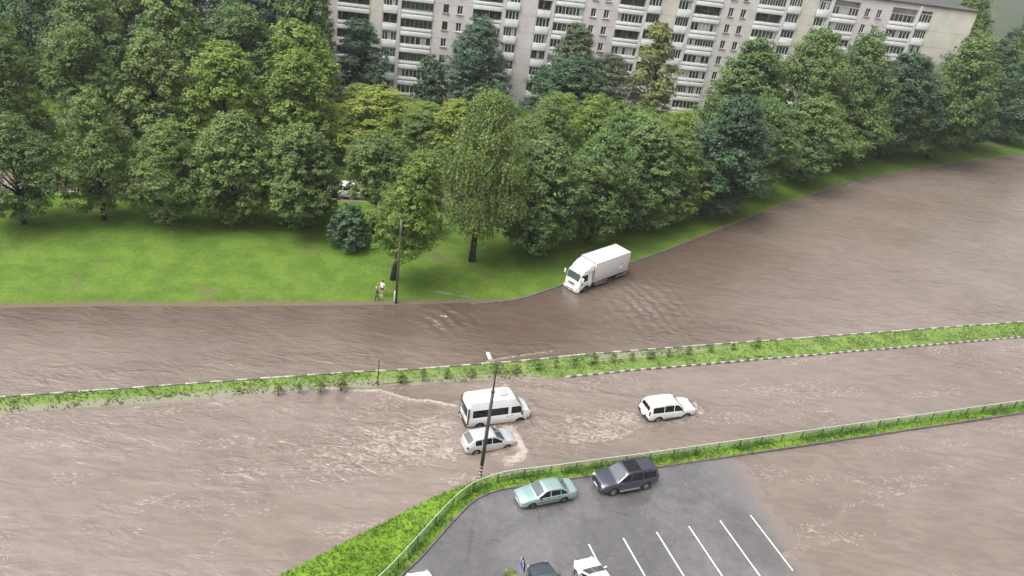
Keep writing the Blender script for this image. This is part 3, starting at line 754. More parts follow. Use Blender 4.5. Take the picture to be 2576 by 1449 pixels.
def make_proto(sd, style, H, W, z0, nl, per, leaf, lean=(0, 0), lobe=0.17, bark=None):
    """returns dict(crown mesh, trunk mesh, H, W); z0 = height of the lowest foliage"""
    r = np.random.default_rng(sd)
    pf = {'broad': prof_broad, 'cone': prof_cone, 'egg': prof_egg, 'birch': prof_broad, 'sparse': prof_egg}[style]
    lean = np.array(lean, float)
    def axis(z): return lean[None, :] * (z[:, None] / H) ** 1.3
    lob = []
    tt = (np.arange(nl) + r.random(nl)) / nl
    for k in range(nl):
        t = tt[k]; R = W / 2 * pf(np.array([t]))[0]
        an = k * 2.399 + r.normal() * 0.5; lr = W * lobe * (0.7 + 0.6 * r.random())
        rr = max(R - lr * 0.75, 0) * (0.55 + 0.5 * r.random() if R > lr else 0)
        z = z0 + t * (H - z0 - lr * 0.6)
        ax = axis(np.array([z]))[0]
        lob.append((ax[0] + rr * math.cos(an), ax[1] + rr * math.sin(an), z, lr))
    Vs = []; T = []
    for (lx, ly, lz, lr) in lob:
        m = int(per * (lr / (W * lobe)) ** 2)
        tone = r.normal() * 0.16
        if style == 'birch':
            ns = m // 16
            d = r.normal(size=(ns, 3)); d[:, 2] = np.abs(d[:, 2]) * 0.7 - 0.15; d /= np.linalg.norm(d, axis=1, keepdims=True)
            st = np.array([lx, ly, lz]) + d * lr * (0.55 + 0.5 * r.random((ns, 1)))
            ln_ = lr * (0.7 + 1.1 * r.random(ns))
            k = np.arange(16)[None, :, None] / 15.0
            drop = np.concatenate([d[:, None, :2] * (k * 0.35) * lr, -(k ** 1.25) * ln_[:, None, None]], 2)
            C_ = (st[:, None, :] + drop).reshape(-1, 3) + r.normal(size=(ns * 16, 3)) * 0.07
            N_ = r.normal(size=C_.shape) + np.repeat(d, 16, 0) * 0.9 + np.array([0, 0, 0.35])
            tn = np.repeat(r.random(ns), 16) * 0.5 + r.random(ns * 16) * 0.5
        else:
            # leaves gather in clumps around twig ends
            nc = max(6, m // 26)
            d = r.normal(size=(nc, 3)); d[:, 2] += 0.25; d /= np.linalg.norm(d, axis=1, keepdims=True)
            cc = np.array([lx, ly, lz]) + d * lr * np.array([1.08, 1.08, 0.9]) * (0.62 + 0.5 * r.random((nc, 1)) ** 0.8)
            cr = lr * (0.20 + 0.24 * r.random(nc))
            e = r.normal(size=(nc, 26, 3)); e /= np.linalg.norm(e, axis=2, keepdims=True)
            e *= r.random((nc, 26, 1)) ** 0.45
            e[..., 2] *= 0.7
            if style == 'sparse': e[..., 2] -= 0.6 * (e[..., 0] ** 2 + e[..., 1] ** 2)
            C_ = (cc[:, None, :] + e * cr[:, None, None]).reshape(-1, 3)
            N_ = (e * 0.5 + np.array([0, 0, 0.75]) + d[:, None, :] * 0.45 + r.normal(size=e.shape) * 0.38).reshape(-1, 3)
            tn = np.repeat(r.random(nc), 26) * 0.55 + r.random(nc * 26) * 0.45
        ok = C_[:, 2] > max(0.35, z0 * 0.35)
        Vs.append(leaf_quads(C_[ok], N_[ok], leaf, r)); T.append(np.clip(tn[ok] + tone, 0, 1))
    V = np.concatenate(Vs); F = np.arange(len(V)).reshape(-1, 4)
    o = mesh_np('crown', V, F, [leaf_mat('tmp', (0.1, 0.2, 0.05), (0.1, 0.2, 0.05))], attrs={'tint': ('FACE', np.concatenate(T))})
    cm = o.data; bpy.data.objects.remove(o)
    # trunk and limbs
    bm = bmesh.new()
    tr = 0.0165 * H + 0.03
    zz = np.linspace(-0.25, H * 0.93, 12); ax = axis(np.clip(zz, 0, None))
    wob = np.c_[np.sin(zz * 0.7 + sd), np.cos(zz * 0.55 + sd * 2)] * 0.012 * H * (np.clip(zz, 0, None) / H)[:, None]
    pts = [(ax[k][0] + wob[k][0], ax[k][1] + wob[k][1], zz[k]) for k in range(12)]
    rad = [tr * (1.14 if k == 0 else (1 - 0.92 * k / 11.0)) for k in range(12)]
    tube(bm, pts, rad, 9)
    for k, (lx, ly, lz, lr) in enumerate(lob):
        if k % (1 if style != 'birch' else 2) == 0 and lz > z0 * 0.8:
            zb = max(lz - (2.0 + 0.10 * H) * (0.6 + 0.5 * r.random()), z0 * 0.55 + 0.4)
            if zb > H * 0.88: continue
            a = axis(np.array([zb]))[0]
            fx = np.interp(zb, zz, [p[0] for p in pts]); fy = np.interp(zb, zz, [p[1] for p in pts])
            p0 = Vector((fx, fy, zb)); p2 = Vector((lx, ly, lz)); p1 = p0.lerp(p2, 0.5) + Vector((0, 0, 0.12 * (p2 - p0).length * (1 if style != 'birch' else 2)))
            r0 = min(tr * 0.45, np.interp(zb, zz, rad) * 0.6) * (0.55 if style == 'birch' else 1)
            tube(bm, [p0, p1, p2], [r0, r0 * 0.6, r0 * 0.18], 5)
    sharpen(bm, 60)
    tm = bpy.data.meshes.new('trunk'); bm.to_mesh(tm); bm.free()
    tm.materials.append(bark or BARK)
    return dict(c=cm, t=tm, H=H, W=W)

def tree(pr, label, loc, H, W, rot, lm, cat='tree', name='tree', group=None, z=0.15, bark=None):
    root = empty(name, (loc[0], loc[1], z), rot, label, cat, group)
    W *= 1.16
    root.scale = (W / pr['W'], W / pr['W'], H / pr['H'])
    t = bpy.data.objects.new('trunk', pr['t']); COL.objects.link(t); t.parent = root
    if bark: t.material_slots[0].link = 'OBJECT'; t.material_slots[0].material = bark
    c = bpy.data.objects.new('crown', pr['c']); COL.objects.link(c); c.parent = root
    c.material_slots[0].link = 'OBJECT'; c.material_slots[0].material = lm
    return root

LG = {
 'bright': leaf_mat('leaf_bright_green', (0.095, 0.165, 0.028), (0.270, 0.370, 0.070)),
 'yellow': leaf_mat('leaf_yellow_green', (0.125, 0.180, 0.028), (0.340, 0.405, 0.075)),
 'birch': leaf_mat('leaf_birch', (0.100, 0.158, 0.042), (0.270, 0.355, 0.105)),
 'mid': leaf_mat('leaf_mid_green', (0.072, 0.130, 0.036), (0.235, 0.325, 0.088), 0.3),
 'maple': leaf_mat('leaf_maple', (0.060, 0.118, 0.038), (0.215, 0.310, 0.098), 0.3),
 'dark': leaf_mat('leaf_dark_green', (0.035, 0.075, 0.040), (0.120, 0.195, 0.095)),
 'blue': leaf_mat('leaf_blue_green', (0.050, 0.098, 0.062), (0.150, 0.230, 0.135)),
 'grey': leaf_mat('leaf_grey_green', (0.065, 0.095, 0.050), (0.185, 0.230, 0.125)),
 'olive': leaf_mat('leaf_olive', (0.120, 0.150, 0.045), (0.340, 0.375, 0.130)),
}
P_A = make_proto(101, 'broad', 14, 9.5, 2.2, 40, 1050, 0.225, lobe=0.15)
P_B = make_proto(102, 'broad', 14, 9.0, 2.2, 36, 1050, 0.22, lobe=0.155)
P_C = make_proto(103, 'egg', 13, 8.0, 1.4, 38, 1000, 0.225, lobe=0.155)
P_M = make_proto(104, 'broad', 14, 10, 1.7, 42, 1000, 0.28, lobe=0.15)
P_BI = make_proto(105, 'birch', 19, 9.5, 4.6, 64, 1100, 0.20, lobe=0.125)
P_LE = make_proto(106, 'egg', 15.5, 7.0, 4.0, 46, 800, 0.20, lean=(2.2, -3.0), lobe=0.145)
P_HI = make_proto(112, 'broad', 12, 8, 5.0, 32, 900, 0.215, lobe=0.155)
P_D = make_proto(121, 'egg', 14, 9.5, 2.0, 40, 950, 0.22, lobe=0.15)
P_E = make_proto(122, 'broad', 13, 9.0, 1.8, 30, 1100, 0.23, lobe=0.17, lean=(0.8, -0.5))
P_SP = make_proto(108, 'sparse', 17, 6.5, 3.0, 40, 620, 0.22, lobe=0.14, lean=(-1.3, 0))
P_BU = make_proto(109, 'broad', 4, 4, 0.3, 16, 420, 0.22, lobe=0.2)
P_SA = make_proto(110, 'sparse', 5, 1.6, 0.6, 10, 90, 0.16, lobe=0.16)
P_SH = make_proto(111, 'egg', 1.15, 0.75, 0.28, 9, 110, 0.085, lobe=0.24)

tree(P_BI, 'tall drooping birch with bare dark lower trunk in the middle of the lawn', (-4.9, 76.6), 19.4, 9.2, 0.3, LG['birch'])
tree(P_LE, 'leaning slender tree on the lawn just behind the left lamp pole', (-12.4, 69.9), 15.2, 6.6, 0.2, LG['bright'])
tree(P_HI, 'high-crowned tree with short dark trunk behind the leaning tree, half cut by the left edge', (-16.7, 79.6), 11.8, 7.6, 1.2, LG['mid'])
tree(P_BU, 'low dark bush at the left edge of the lawn behind the two people', (-18.6, 75.3), 4.6, 4.8, 0.5, LG['dark'], 'bush', 'bush')
tree(P_M, 'large dark maple with big leaves hanging to the grass right of the birch', (1.6, 80.9), 13.8, 9.8, 0.7, LG['maple'])
tree(P_D, 'broad maple right behind the parked box truck', (8.4, 86.0), 14.2, 9.6, 2.1, LG['maple'])
tree(P_M, 'dense maple on the bank upper right of the truck, beside the wet kerb', (14.0, 92.3), 14.2, 10.4, 3.9, LG['maple'])
tree(P_C, 'narrow green tree at the right end of the front row near the bending kerb', (18.6, 96.3), 12.5, 8.6, 1.4, LG['mid'])
tree(P_SA, 'thin young sapling standing left of the drooping birch', (-9.4, 82.5), 4.6, 1.9, 0.4, LG['mid'], 'sapling', 'sapling')
# second row
tree(P_E, 'bright yellow-green tree in the upper left corner of the grove', (-22.2, 100.5), 10.6, 12.0, 0.9, LG['yellow'])
tree(P_C, 'bright leafy tree low at the left, behind the white parked cars', (-19.0, 95.5), 6.6, 7.4, 2.6, LG['bright'])
tree(P_B, 'dark green tree between the yellow-green corner tree and the birch', (-15.2, 97.5), 9.7, 8.2, 4.2, LG['mid'])
tree(P_C, 'yellow-green spreading tree close behind the left side of the birch', (-10.4, 98.5), 11.3, 9.0, 5.0, LG['yellow'])
tree(P_A, 'grey-green tree whose crown shows just right of the birch top', (1.8, 96.5), 14.2, 8.4, 0.1, LG['mid'])
tree(P_D, 'light green rounded tree behind the maples in the middle of the grove', (7.6, 103.0), 13.7, 9.0, 3.3, LG['bright'])
tree(P_E, 'mid green tree behind the maples near the right side of the grove', (14.6, 106.5), 11.7, 9.6, 5.6, LG['mid'])
tree(P_A, 'light green tree topmost at the right edge of the grove', (20.6, 108.0), 11.6, 9.6, 1.7, LG['bright'])
tree(P_B, 'shaded tree deep in the grove between birch and dark maple', (-1.2, 91.0), 12.5, 7.6, 2.2, LG['mid'])
tree(P_C, 'leafy tree deep in the grove behind the truck maple', (10.6, 95.5), 13.4, 8.4, 4.1, LG['maple'])
tree(P_B, 'green tree of the rear row just left of the birch top', (-16.4, 112.0), 6.4, 7.5, 2.9, LG['bright'])
tree(P_A, 'green tree of the rear row hidden up to its top behind the birch', (-6.5, 113.0), 8.7, 9.5, 5.1, LG['mid'])
tree(P_C, 'light green tree of the rear row below the wide dark maple', (3.4, 114.5), 9.9, 9.0, 0.6, LG['bright'])
tree(P_M, 'green tree of the rear row below the right balcony stack', (13.2, 119.0), 8.7, 10.5, 1.9, LG['mid'])
tree(P_B, 'yellow-green rear tree at the left edge under the feathery tree', (-26.5, 112.5), 7.4, 8.0, 3.6, LG['yellow'])
tree(P_A, 'green rear tree at the right edge under the sparse birch', (21.5, 122.0), 7.5, 9.5, 4.4, LG['bright'])
# against the building
tree(P_SP, 'blue-green feathery tree before the leftmost balconies of the apartment block', (-29.0, 128.0), 13.7, 9.0, 0.6, LG['blue'])
tree(P_BU, 'dark shrubby tree at the foot of the left balcony stack', (-18.6, 129.0), 8.5, 6.2, 2.0, LG['dark'])
tree(P_C, 'big dark blue-green tree covering the middle of the apartment facade', (-11.6, 131.0), 15.8, 10.6, 1.0, LG['blue'])
tree(P_M, 'wide dark maple below the pink blank wall of the apartment block', (4.4, 127.0), 12.4, 14.0, 0.2, LG['dark'])
tree(P_C, 'brownish green tall crown rising before the right balcony stack', (4.6, 134.2), 16.4, 10.2, 3.0, LG['grey'])
tree(P_B, 'greyish tree right of the tall brownish crown against the facade', (11.0, 134.0), 12.9, 9.0, 2.5, LG['grey'])
tree(P_SP, 'sparse yellowish birch at the right edge before the cream end wall', (19.2, 132.5), 19.4, 8.0, 0.0, LG['olive'], bark=BIRCHBARK)
tree(P_BU, 'dark bush under the sparse yellowish birch', (16.0, 131.0), 4.6, 7.0, 0.9, LG['dark'], 'bush', 'bush')
tree(P_BU, 'low dark bush at the foot of the big blue-green facade tree', (-7.0, 126.0), 5.0, 6.0, 2.9, LG['dark'], 'bush', 'bush')

# the rows go on to either side
ORD = ['first', 'second', 'third', 'fourth', 'fifth', 'sixth', 'seventh', 'eighth', 'ninth', 'tenth', 'eleventh', 'twelfth', 'thirteenth', 'fourteenth', 'fifteenth', 'sixteenth', 'seventeenth', 'eighteenth', 'nineteenth', 'twentieth']
rt = random.Random(5)
def row(pts, desc, group, mats_, hs, ws):
    for k, (x, y) in enumerate(pts):
        tree(rt.choice((P_A, P_B, P_C, P_M, P_D, P_E)), '%s, %s from the left' % (desc, ORD[k]), (x, y), rt.uniform(*hs), rt.uniform(*ws), rt.uniform(0, 6), LG[rt.choice(mats_)], group=group)
row([(-51, 69.5), (-44.5, 73.0), (-38, 74.0), (-31.5, 77.0), (-25.0, 78.5)], 'leafy front-row tree on the far left lawn', 'front row on the far left lawn', ('mid', 'bright', 'maple'), (11, 14), (7.5, 9.5))
row([(-62, 84), (-54, 88), (-46.5, 90), (-39, 93), (-31, 96)], 'taller second-row tree on the far left', 'second row on the far left', ('mid', 'bright', 'birch'), (15, 18), (9, 11))
row([(-70, 92), (-60, 99), (-50, 103), (-42, 106), (-34, 106)], 'leafy third-row tree on the far left', 'third row on the far left', ('mid', 'maple', 'bright'), (16, 19), (11, 13))
row([(-74, 110), (-65, 114), (-56.5, 118), (-48, 122), (-39, 122)], 'tall dark back-row tree on the far left', 'back row on the far left', ('dark', 'mid', 'maple'), (19, 24), (11, 13))
row([gp(1790, 540), gp(1880, 495), gp(1990, 455), gp(2100, 420), gp(2230, 398), gp(2370, 372), gp(2500, 350), gp(2640, 328)], 'dark leafy tree lining the flooded side road', 'trees lining the side road on the far right', ('maple', 'mid', 'dark'), (13, 17), (10, 13))
row([(33, 127), (43, 131), (53, 137), (63, 141), (74, 146), (86, 158), (100, 168)], 'tall dark tree before the block at the right', 'tall trees before the right part of the block', ('dark', 'maple', 'mid'), (19, 23), (12, 14))
row([(95, 195), (110, 190), (125, 205), (140, 200), (110, 225), (135, 235)], 'distant dark tree beyond the block', 'distant trees beyond the block', ('dark', 'mid'), (19, 24), (14, 17))

# low shrubs planted along the median
shrub_px = [(700, 991), (752, 988), (805, 985), (858, 981), (1008, 964), (1063, 958), (1123, 953), (1183, 947), (1243, 942), (1295, 937), (1350, 932), (1397, 928), (1443, 922), (1490, 917), (1538, 912), (1586, 908), (1634, 904), (1679, 898), (1730, 893), (1785, 887), (1842, 881), (1900, 874)]
for k, (px, py) in enumerate(shrub_px):
    x, y = gp(px, py)
    side = ('left of the thin post' if k < 4 else ('between the thin post and the tall lamp' if k < 9 else ('right of the tall lamp' if k < 18 else 'beyond the white car')))
    kk = k if k < 4 else (k - 4 if k < 9 else (k - 9 if k < 18 else k - 18))
    tree(P_SH, 'small shrub on the median %s, %s from left' % (side, ORD[kk]), (x, y), rt.uniform(0.75, 1.35), rt.uniform(0.5, 0.95), rt.uniform(0, 6), LG['birch'] if k % 3 else LG['olive'], 'shrub', 'shrub', 'shrubs along the median', z=0.02)

# ------------------------------------------------------------------ vehicles
class Car:
    """loft of cross-sections along x; panes, lamps, doors and wheels are separate parts"""
    def __init__(s, L, wb, xf, r, top, belt, sill, plan, tum=0.36, crown=0.05, rnd=0.09, arch=1.17, roundz=0.06):
        s.L, s.r, s.tum, s.crown, s.rnd, s.archk = L, r, tum, crown, rnd, arch
        s.ax = (xf, xf - wb)
        def ip(P, sm=0.05):
            a = np.array([p[0] for p in P]); b = np.array([p[1] for p in P])
            return lambda x: (np.interp(x - sm, a, b) + np.interp(x, a, b) * 2 + np.interp(x + sm, a, b)) / 4
        s.top, s.belt, s.sill, s.plan = ip(top), ip(belt), ip(sill), ip(plan, 0.03)
        s.knots = sorted(set([p[0] for P in (top, plan) for p in P]))
    def zb(s, x):
        z = float(s.sill(x))
        for a in s.ax:
            R = s.r * s.archk
            if abs(x - a) < R: z = max(z, s.r + math.sqrt(R * R - (x - a) ** 2) * 0.98)
        return z
    def zs(s, x): return min(float(s.belt(x)), float(s.top(x)) - 0.03)
    def yl(s, x, z):
        w_ = float(s.plan(x)); zs = s.zs(x); z0 = float(s.sill(x)); m = z0 + (zs - z0) * 0.55
        if z < m: return w_ * (1 - 0.055 * ((m - z) / max(m - z0, 0.05)) ** 2)
        return w_ * (1 - 0.035 * ((z - m) / max(zs - m, 0.05)) ** 2)
    def yu(s, x, z): return float(s.plan(x)) * 0.965 - 0.012 - s.tum * max(z - s.zs(x), 0)
    def dd(s, x): return min(s.rnd, (float(s.top(x)) - s.zs(x)) * 0.45)
    def sec(s, x):
        zb, zs, zt = s.zb(x), s.zs(x), float(s.top(x)); d = s.dd(x)
        zb = min(zb, zs - 0.04)
        P = [(0, zb), (s.yl(x, zb) * 0.97, zb)]
        for t in (0.05, 0.3, 0.55, 0.8, 1.0): z = zb + (zs - zb) * t; P.append((s.yl(x, z), z))
        P.append((s.yu(x, zs + 0.012), zs + 0.012))
        P.append((s.yu(x, zt - d), zt - d)); y = s.yu(x, zt - d)
        P += [(y - d * 0.28, zt - d * 0.30), (y - d * 0.95, zt), (y * 0.5, zt + s.crown * 0.72), (0, zt + s.crown)]
        return P
    def body(s, mats, parent, name='body', trimz=0.0):
        xs_ = list(np.linspace(-s.L / 2, s.L / 2, int(s.L / 0.075))) + [k for k in s.knots if abs(k) < s.L / 2]
        for a in s.ax: xs_ += [a + s.r * s.archk * c for c in (-0.995, -0.92, -0.8, 0.8, 0.92, 0.995)]
        xs_ = sorted(set(round(float(x), 3) for x in xs_ if abs(x) <= s.L / 2 + 1e-6)); xs2 = [xs_[0]]
        for x in xs_[1:]:
            if x - xs2[-1] > 0.012: xs2.append(x)
        bm = bmesh.new(); rings = []
        for x in xs2:
            h = s.sec(x); full = [(x, -y, z) for y, z in h] + [(x, y, z) for y, z in h[-2:0:-1]]
            rings.append([bm.verts.new(p) for p in full])
        n = len(rings[0])
        for a, b in zip(rings[:-1], rings[1:]):
            for k in range(n):
                f = bm.faces.new((a[k], a[(k + 1) % n], b[(k + 1) % n], b[k]))
                if k in (0, n - 1): f.material_index = 1
                elif trimz and f.calc_center_median().z < trimz: f.material_index = 1
        bm.faces.new(rings[0][::-1]); bm.faces.new(rings[-1])
        bmesh.ops.recalc_face_normals(bm, faces=bm.faces)
        return bobj(name, bm, mats, parent, 34)
    def nrm(s, x):
        g = (float(s.top(x + 0.04)) - float(s.top(x - 0.04))) / 0.08
        v = Vector((-g, 0, 1)); return v.normalized()
    def pane(s, name, xa, xb, m, material, parent, off=0.012, ins=0.03, nx=9, ny=9):
        """window or panel following the top surface between two x"""
        bm = bmesh.new(); G = []
        for i in range(nx):
            x = xa + (xb - xa) * i / (nx - 1); d = s.dd(x); Y_ = max(s.yu(x, float(s.top(x)) - d) - m - d * 0.5, 0.05); row_ = []
            nn = s.nrm(x) * off
            for j in range(ny):
                v = -1 + 2 * j / (ny - 1); y = v * Y_
                ye = s.yu(x, float(s.top(x)) - d)
                z = float(s.top(x)) + s.crown * (1 - (y / ye) ** 2)
                row_.append(bm.verts.new((x + nn.x, y, z + nn.z)))
            G.append(row_)
        for i in range(nx - 1):
            for j in range(ny - 1): bm.faces.new((G[i][j], G[i + 1][j], G[i + 1][j + 1], G[i][j + 1]))
        bmesh.ops.recalc_face_normals(bm, faces=bm.faces)
        if sum(f.normal.z for f in bm.faces) < 0: bmesh.ops.reverse_faces(bm, faces=bm.faces)
        return bobj(name, bm, material, parent, 60)
    def side(s, name, xa, xb, sg, material, parent, zlo=None, zhi=9.0, lo=0.045, hi=0.085, off=0.010, nx=14, lower=False, zt=None):
        """window (upper) or door skin (lower) patch on one side"""
        bm = bmesh.new(); G = []
        for i in range(nx):
            x = xa + (xb - xa) * i / (nx - 1)
            if not lower:
                z0 = (s.zs(x) + lo) if zlo is None else zlo
                z1 = min(float(s.top(x)) - hi, zhi); z1 = max(z1, z0 + 0.004)
                cols = [(s.yu(x, z0 + (z1 - z0) * t) + off, z0 + (z1 - z0) * t) for t in (0, .33, .66, 1)]
            else:
                z0 = max(s.zb(x) + 0.05, zlo or 0); z1 = s.zs(x) - 0.015 if zt is None else min(zt, s.zs(x) - 0.015)
                cols = [(s.yl(x, z0 + (z1 - z0) * t) + off, z0 + (z1 - z0) * t) for t in (0, .2, .4, .6, .8, 1)]
            G.append([bm.verts.new((x, sg * y, z)) for y, z in cols])
        for i in range(nx - 1):
            for j in range(len(G[0]) - 1): bm.faces.new((G[i][j], G[i + 1][j], G[i + 1][j + 1], G[i][j + 1]))
        bmesh.ops.recalc_face_normals(bm, faces=bm.faces)
        if sum(f.normal.y for f in bm.faces) * sg < 0: bmesh.ops.reverse_faces(bm, faces=bm.faces)
        return bobj(name, bm, material, parent, 60)
    def wheels(s, parent, rim=ALLOY, wd=0.21, ins=0.03):
        for a in s.ax:
            for sg in (-1, 1):
                y = sg * (float(s.plan(a)) - ins); wheel(parent, (a, y, s.r), s.r, wd, sg, rim)

def wheel(parent, c, r, wd, sg, rim, hub=0.62):
    bm = bmesh.new()
    lathe_y(bm, [(r * hub, -wd), (r * 0.9, -wd), (r, -wd * 0.82), (r, -wd * 0.18), (r * 0.9, -0.0), (r * (hub + .06), 0.004), (r * hub, -0.02)], c, 26, sgn=sg)
    o = bobj('wheel', bm, RUBBER, parent, 35)
    bm = bmesh.new()
    lathe_y(bm, [(r * hub, -0.02), (r * hub * 0.96, -0.008), (r * hub * 0.86, -0.05), (r * 0.2, -0.05), (r * 0.16, -0.012), (0.012, -0.010)], c, 26, sgn=sg)
    for k in range(5):
        a = 2 * PI * k / 5 + 0.3
        M_ = Matrix.Translation(c) @ Matrix.Rotation(-a, 4, 'Y')
        box(bm, (r * 0.36, -sg * 0.026, 0), (r * 0.48, 0.03, r * 0.14), M=M_)
    bobj('rim', bm, rim, o, 35)

def part_box(name, parent, c, s_, m, bev=0.02, rz=0.0, taper=None):
    bm = bmesh.new(); box(bm, c, s_, rz, bev=bev, taper=taper)
    return bobj(name, bm, m, parent, 40)

def mirrors(parent, x, y, z, m, s_=(0.12, 0.2, 0.15)):
    for sg in (-1, 1):
        bm = bmesh.new(); box(bm, (x, sg * (y + 0.10), z + 0.03), s_, sg * -0.15, bev=0.035); box(bm, (x + 0.02, sg * (y - 0.0), z - 0.03), (0.06, 0.14, 0.05))
        o = bobj('mirror', bm, m, parent)
        bm = bmesh.new(); box(bm, (x - s_[0] / 2 - 0.003, sg * (y + 0.10), z + 0.03), (0.012, s_[1] * 0.8, s_[2] * 0.75), sg * -0.15); bobj('mirror_glass', bm, GLASS, o)

def door(car, parent, xa, xb, sg, m, handle_x, hz=None, hm=None, zlo=0.3):
    o = car.side('door', xa, xb, sg, m, parent, lower=True, off=0.006, zlo=zlo)
    z = hz or (car.zs(handle_x) - 0.09)
    bm = bmesh.new(); box(bm, (handle_x, sg * (car.yl(handle_x, z) + 0.022), z), (0.17, 0.035, 0.035), bev=0.012); bobj('handle', bm, hm or m, o)
    return o

def lamps(parent, x, y, z, s_, m, name, ang, bev=0.03):
    for sg in (-1, 1): part_box(name, parent, (x, sg * y, z), s_, m, bev, rz=sg * ang)

def place(name, label, cat, loc, hd, z, group=None):
    return empty(name, (loc[0], loc[1], z), math.radians(hd), label, cat, group)

def make_sedan(name, label, loc, hd, z, paint, rim=STEEL, handle=TRIM, group=None, cat='car'):
    r_ = place(name, label, cat, loc, hd, z, group)
    c = Car(4.48, 2.52, 1.36, 0.30,
            [(-2.24, .80), (-2.16, .90), (-2.05, .93), (-1.52, .95), (-0.98, 1.31), (-0.78, 1.355), (-0.1, 1.375), (0.28, 1.345), (0.40, 1.30), (1.06, .93), (1.15, .905), (1.75, .83), (2.10, .73), (2.2, .66), (2.24, .60)],
            [(-2.24, .76), (-1.9, .86), (-0.5, .875), (0.9, .84), (1.6, .76), (2.1, .66), (2.24, .56)],
            [(-2.24, .36), (-1.9, .27), (1.8, .24), (2.1, .22), (2.24, .30)],
            [(-2.24, .66), (-2.17, .735), (-2.0, .785), (-1.5, .82), (0.6, .83), (1.5, .815), (1.95, .775), (2.15, .70), (2.24, .60)], tum=0.40, crown=0.035, rnd=0.08)
    c.body([paint, TRIM], r_)
    c.pane('windshield', 0.46, 1.02, 0.05, GLASS, r_); c.pane('rear_window', -1.50, -1.02, 0.06, GLASS, r_)
    for sg in (-1, 1):
        c.side('side_window', 0.02, 0.88, sg, TINT, r_, nx=16); c.side('side_window', -0.78, -0.05, sg, TINT, r_); c.side('side_window', -1.32, -0.83, sg, TINT, r_)
        door(c, r_, -0.01, 0.98, sg, paint, 0.14, hm=handle); door(c, r_, -0.80, -0.03, sg, paint, -0.66, hm=handle)
        c.side('side_moulding', -0.80, 0.97, sg, TRIM, r_, lower=True, zlo=0.50, zt=0.56, off=0.014)
    c.wheels(r_, rim, 0.19)
    lamps(r_, 2.13, 0.53, 0.60, (0.16, 0.34, 0.13), LAMP, 'headlight', -0.26); lamps(r_, -2.165, 0.52, 0.72, (0.12, 0.40, 0.20), RED, 'taillight', 0.22)
    part_box('grille', r_, (2.215, 0, 0.60), (0.05, 0.62, 0.09), TRIM, 0.01)
    bm = bmesh.new(); box(bm, (2.20, 0, 0.40), (0.12, 1.22, 0.17), bev=0.05)
    for sg in (-1, 1): box(bm, (2.10, sg * 0.64, 0.40), (0.26, 0.16, 0.17), sg * -0.5, bev=0.05)
    bobj('front_bumper', bm, paint, r_)
    bm = bmesh.new(); box(bm, (-2.20, 0, 0.47), (0.12, 1.34, 0.20), bev=0.05); bobj('rear_bumper', bm, paint, r_)
    part_box('licence_plate', r_, (2.268, 0, 0.41), (0.012, 0.52, 0.11), PLATE, 0.0); part_box('licence_plate', r_, (-2.268, 0, 0.50), (0.012, 0.52, 0.11), PLATE, 0.0)
    mirrors(r_, 0.80, 0.80, 0.92, handle)
    return r_

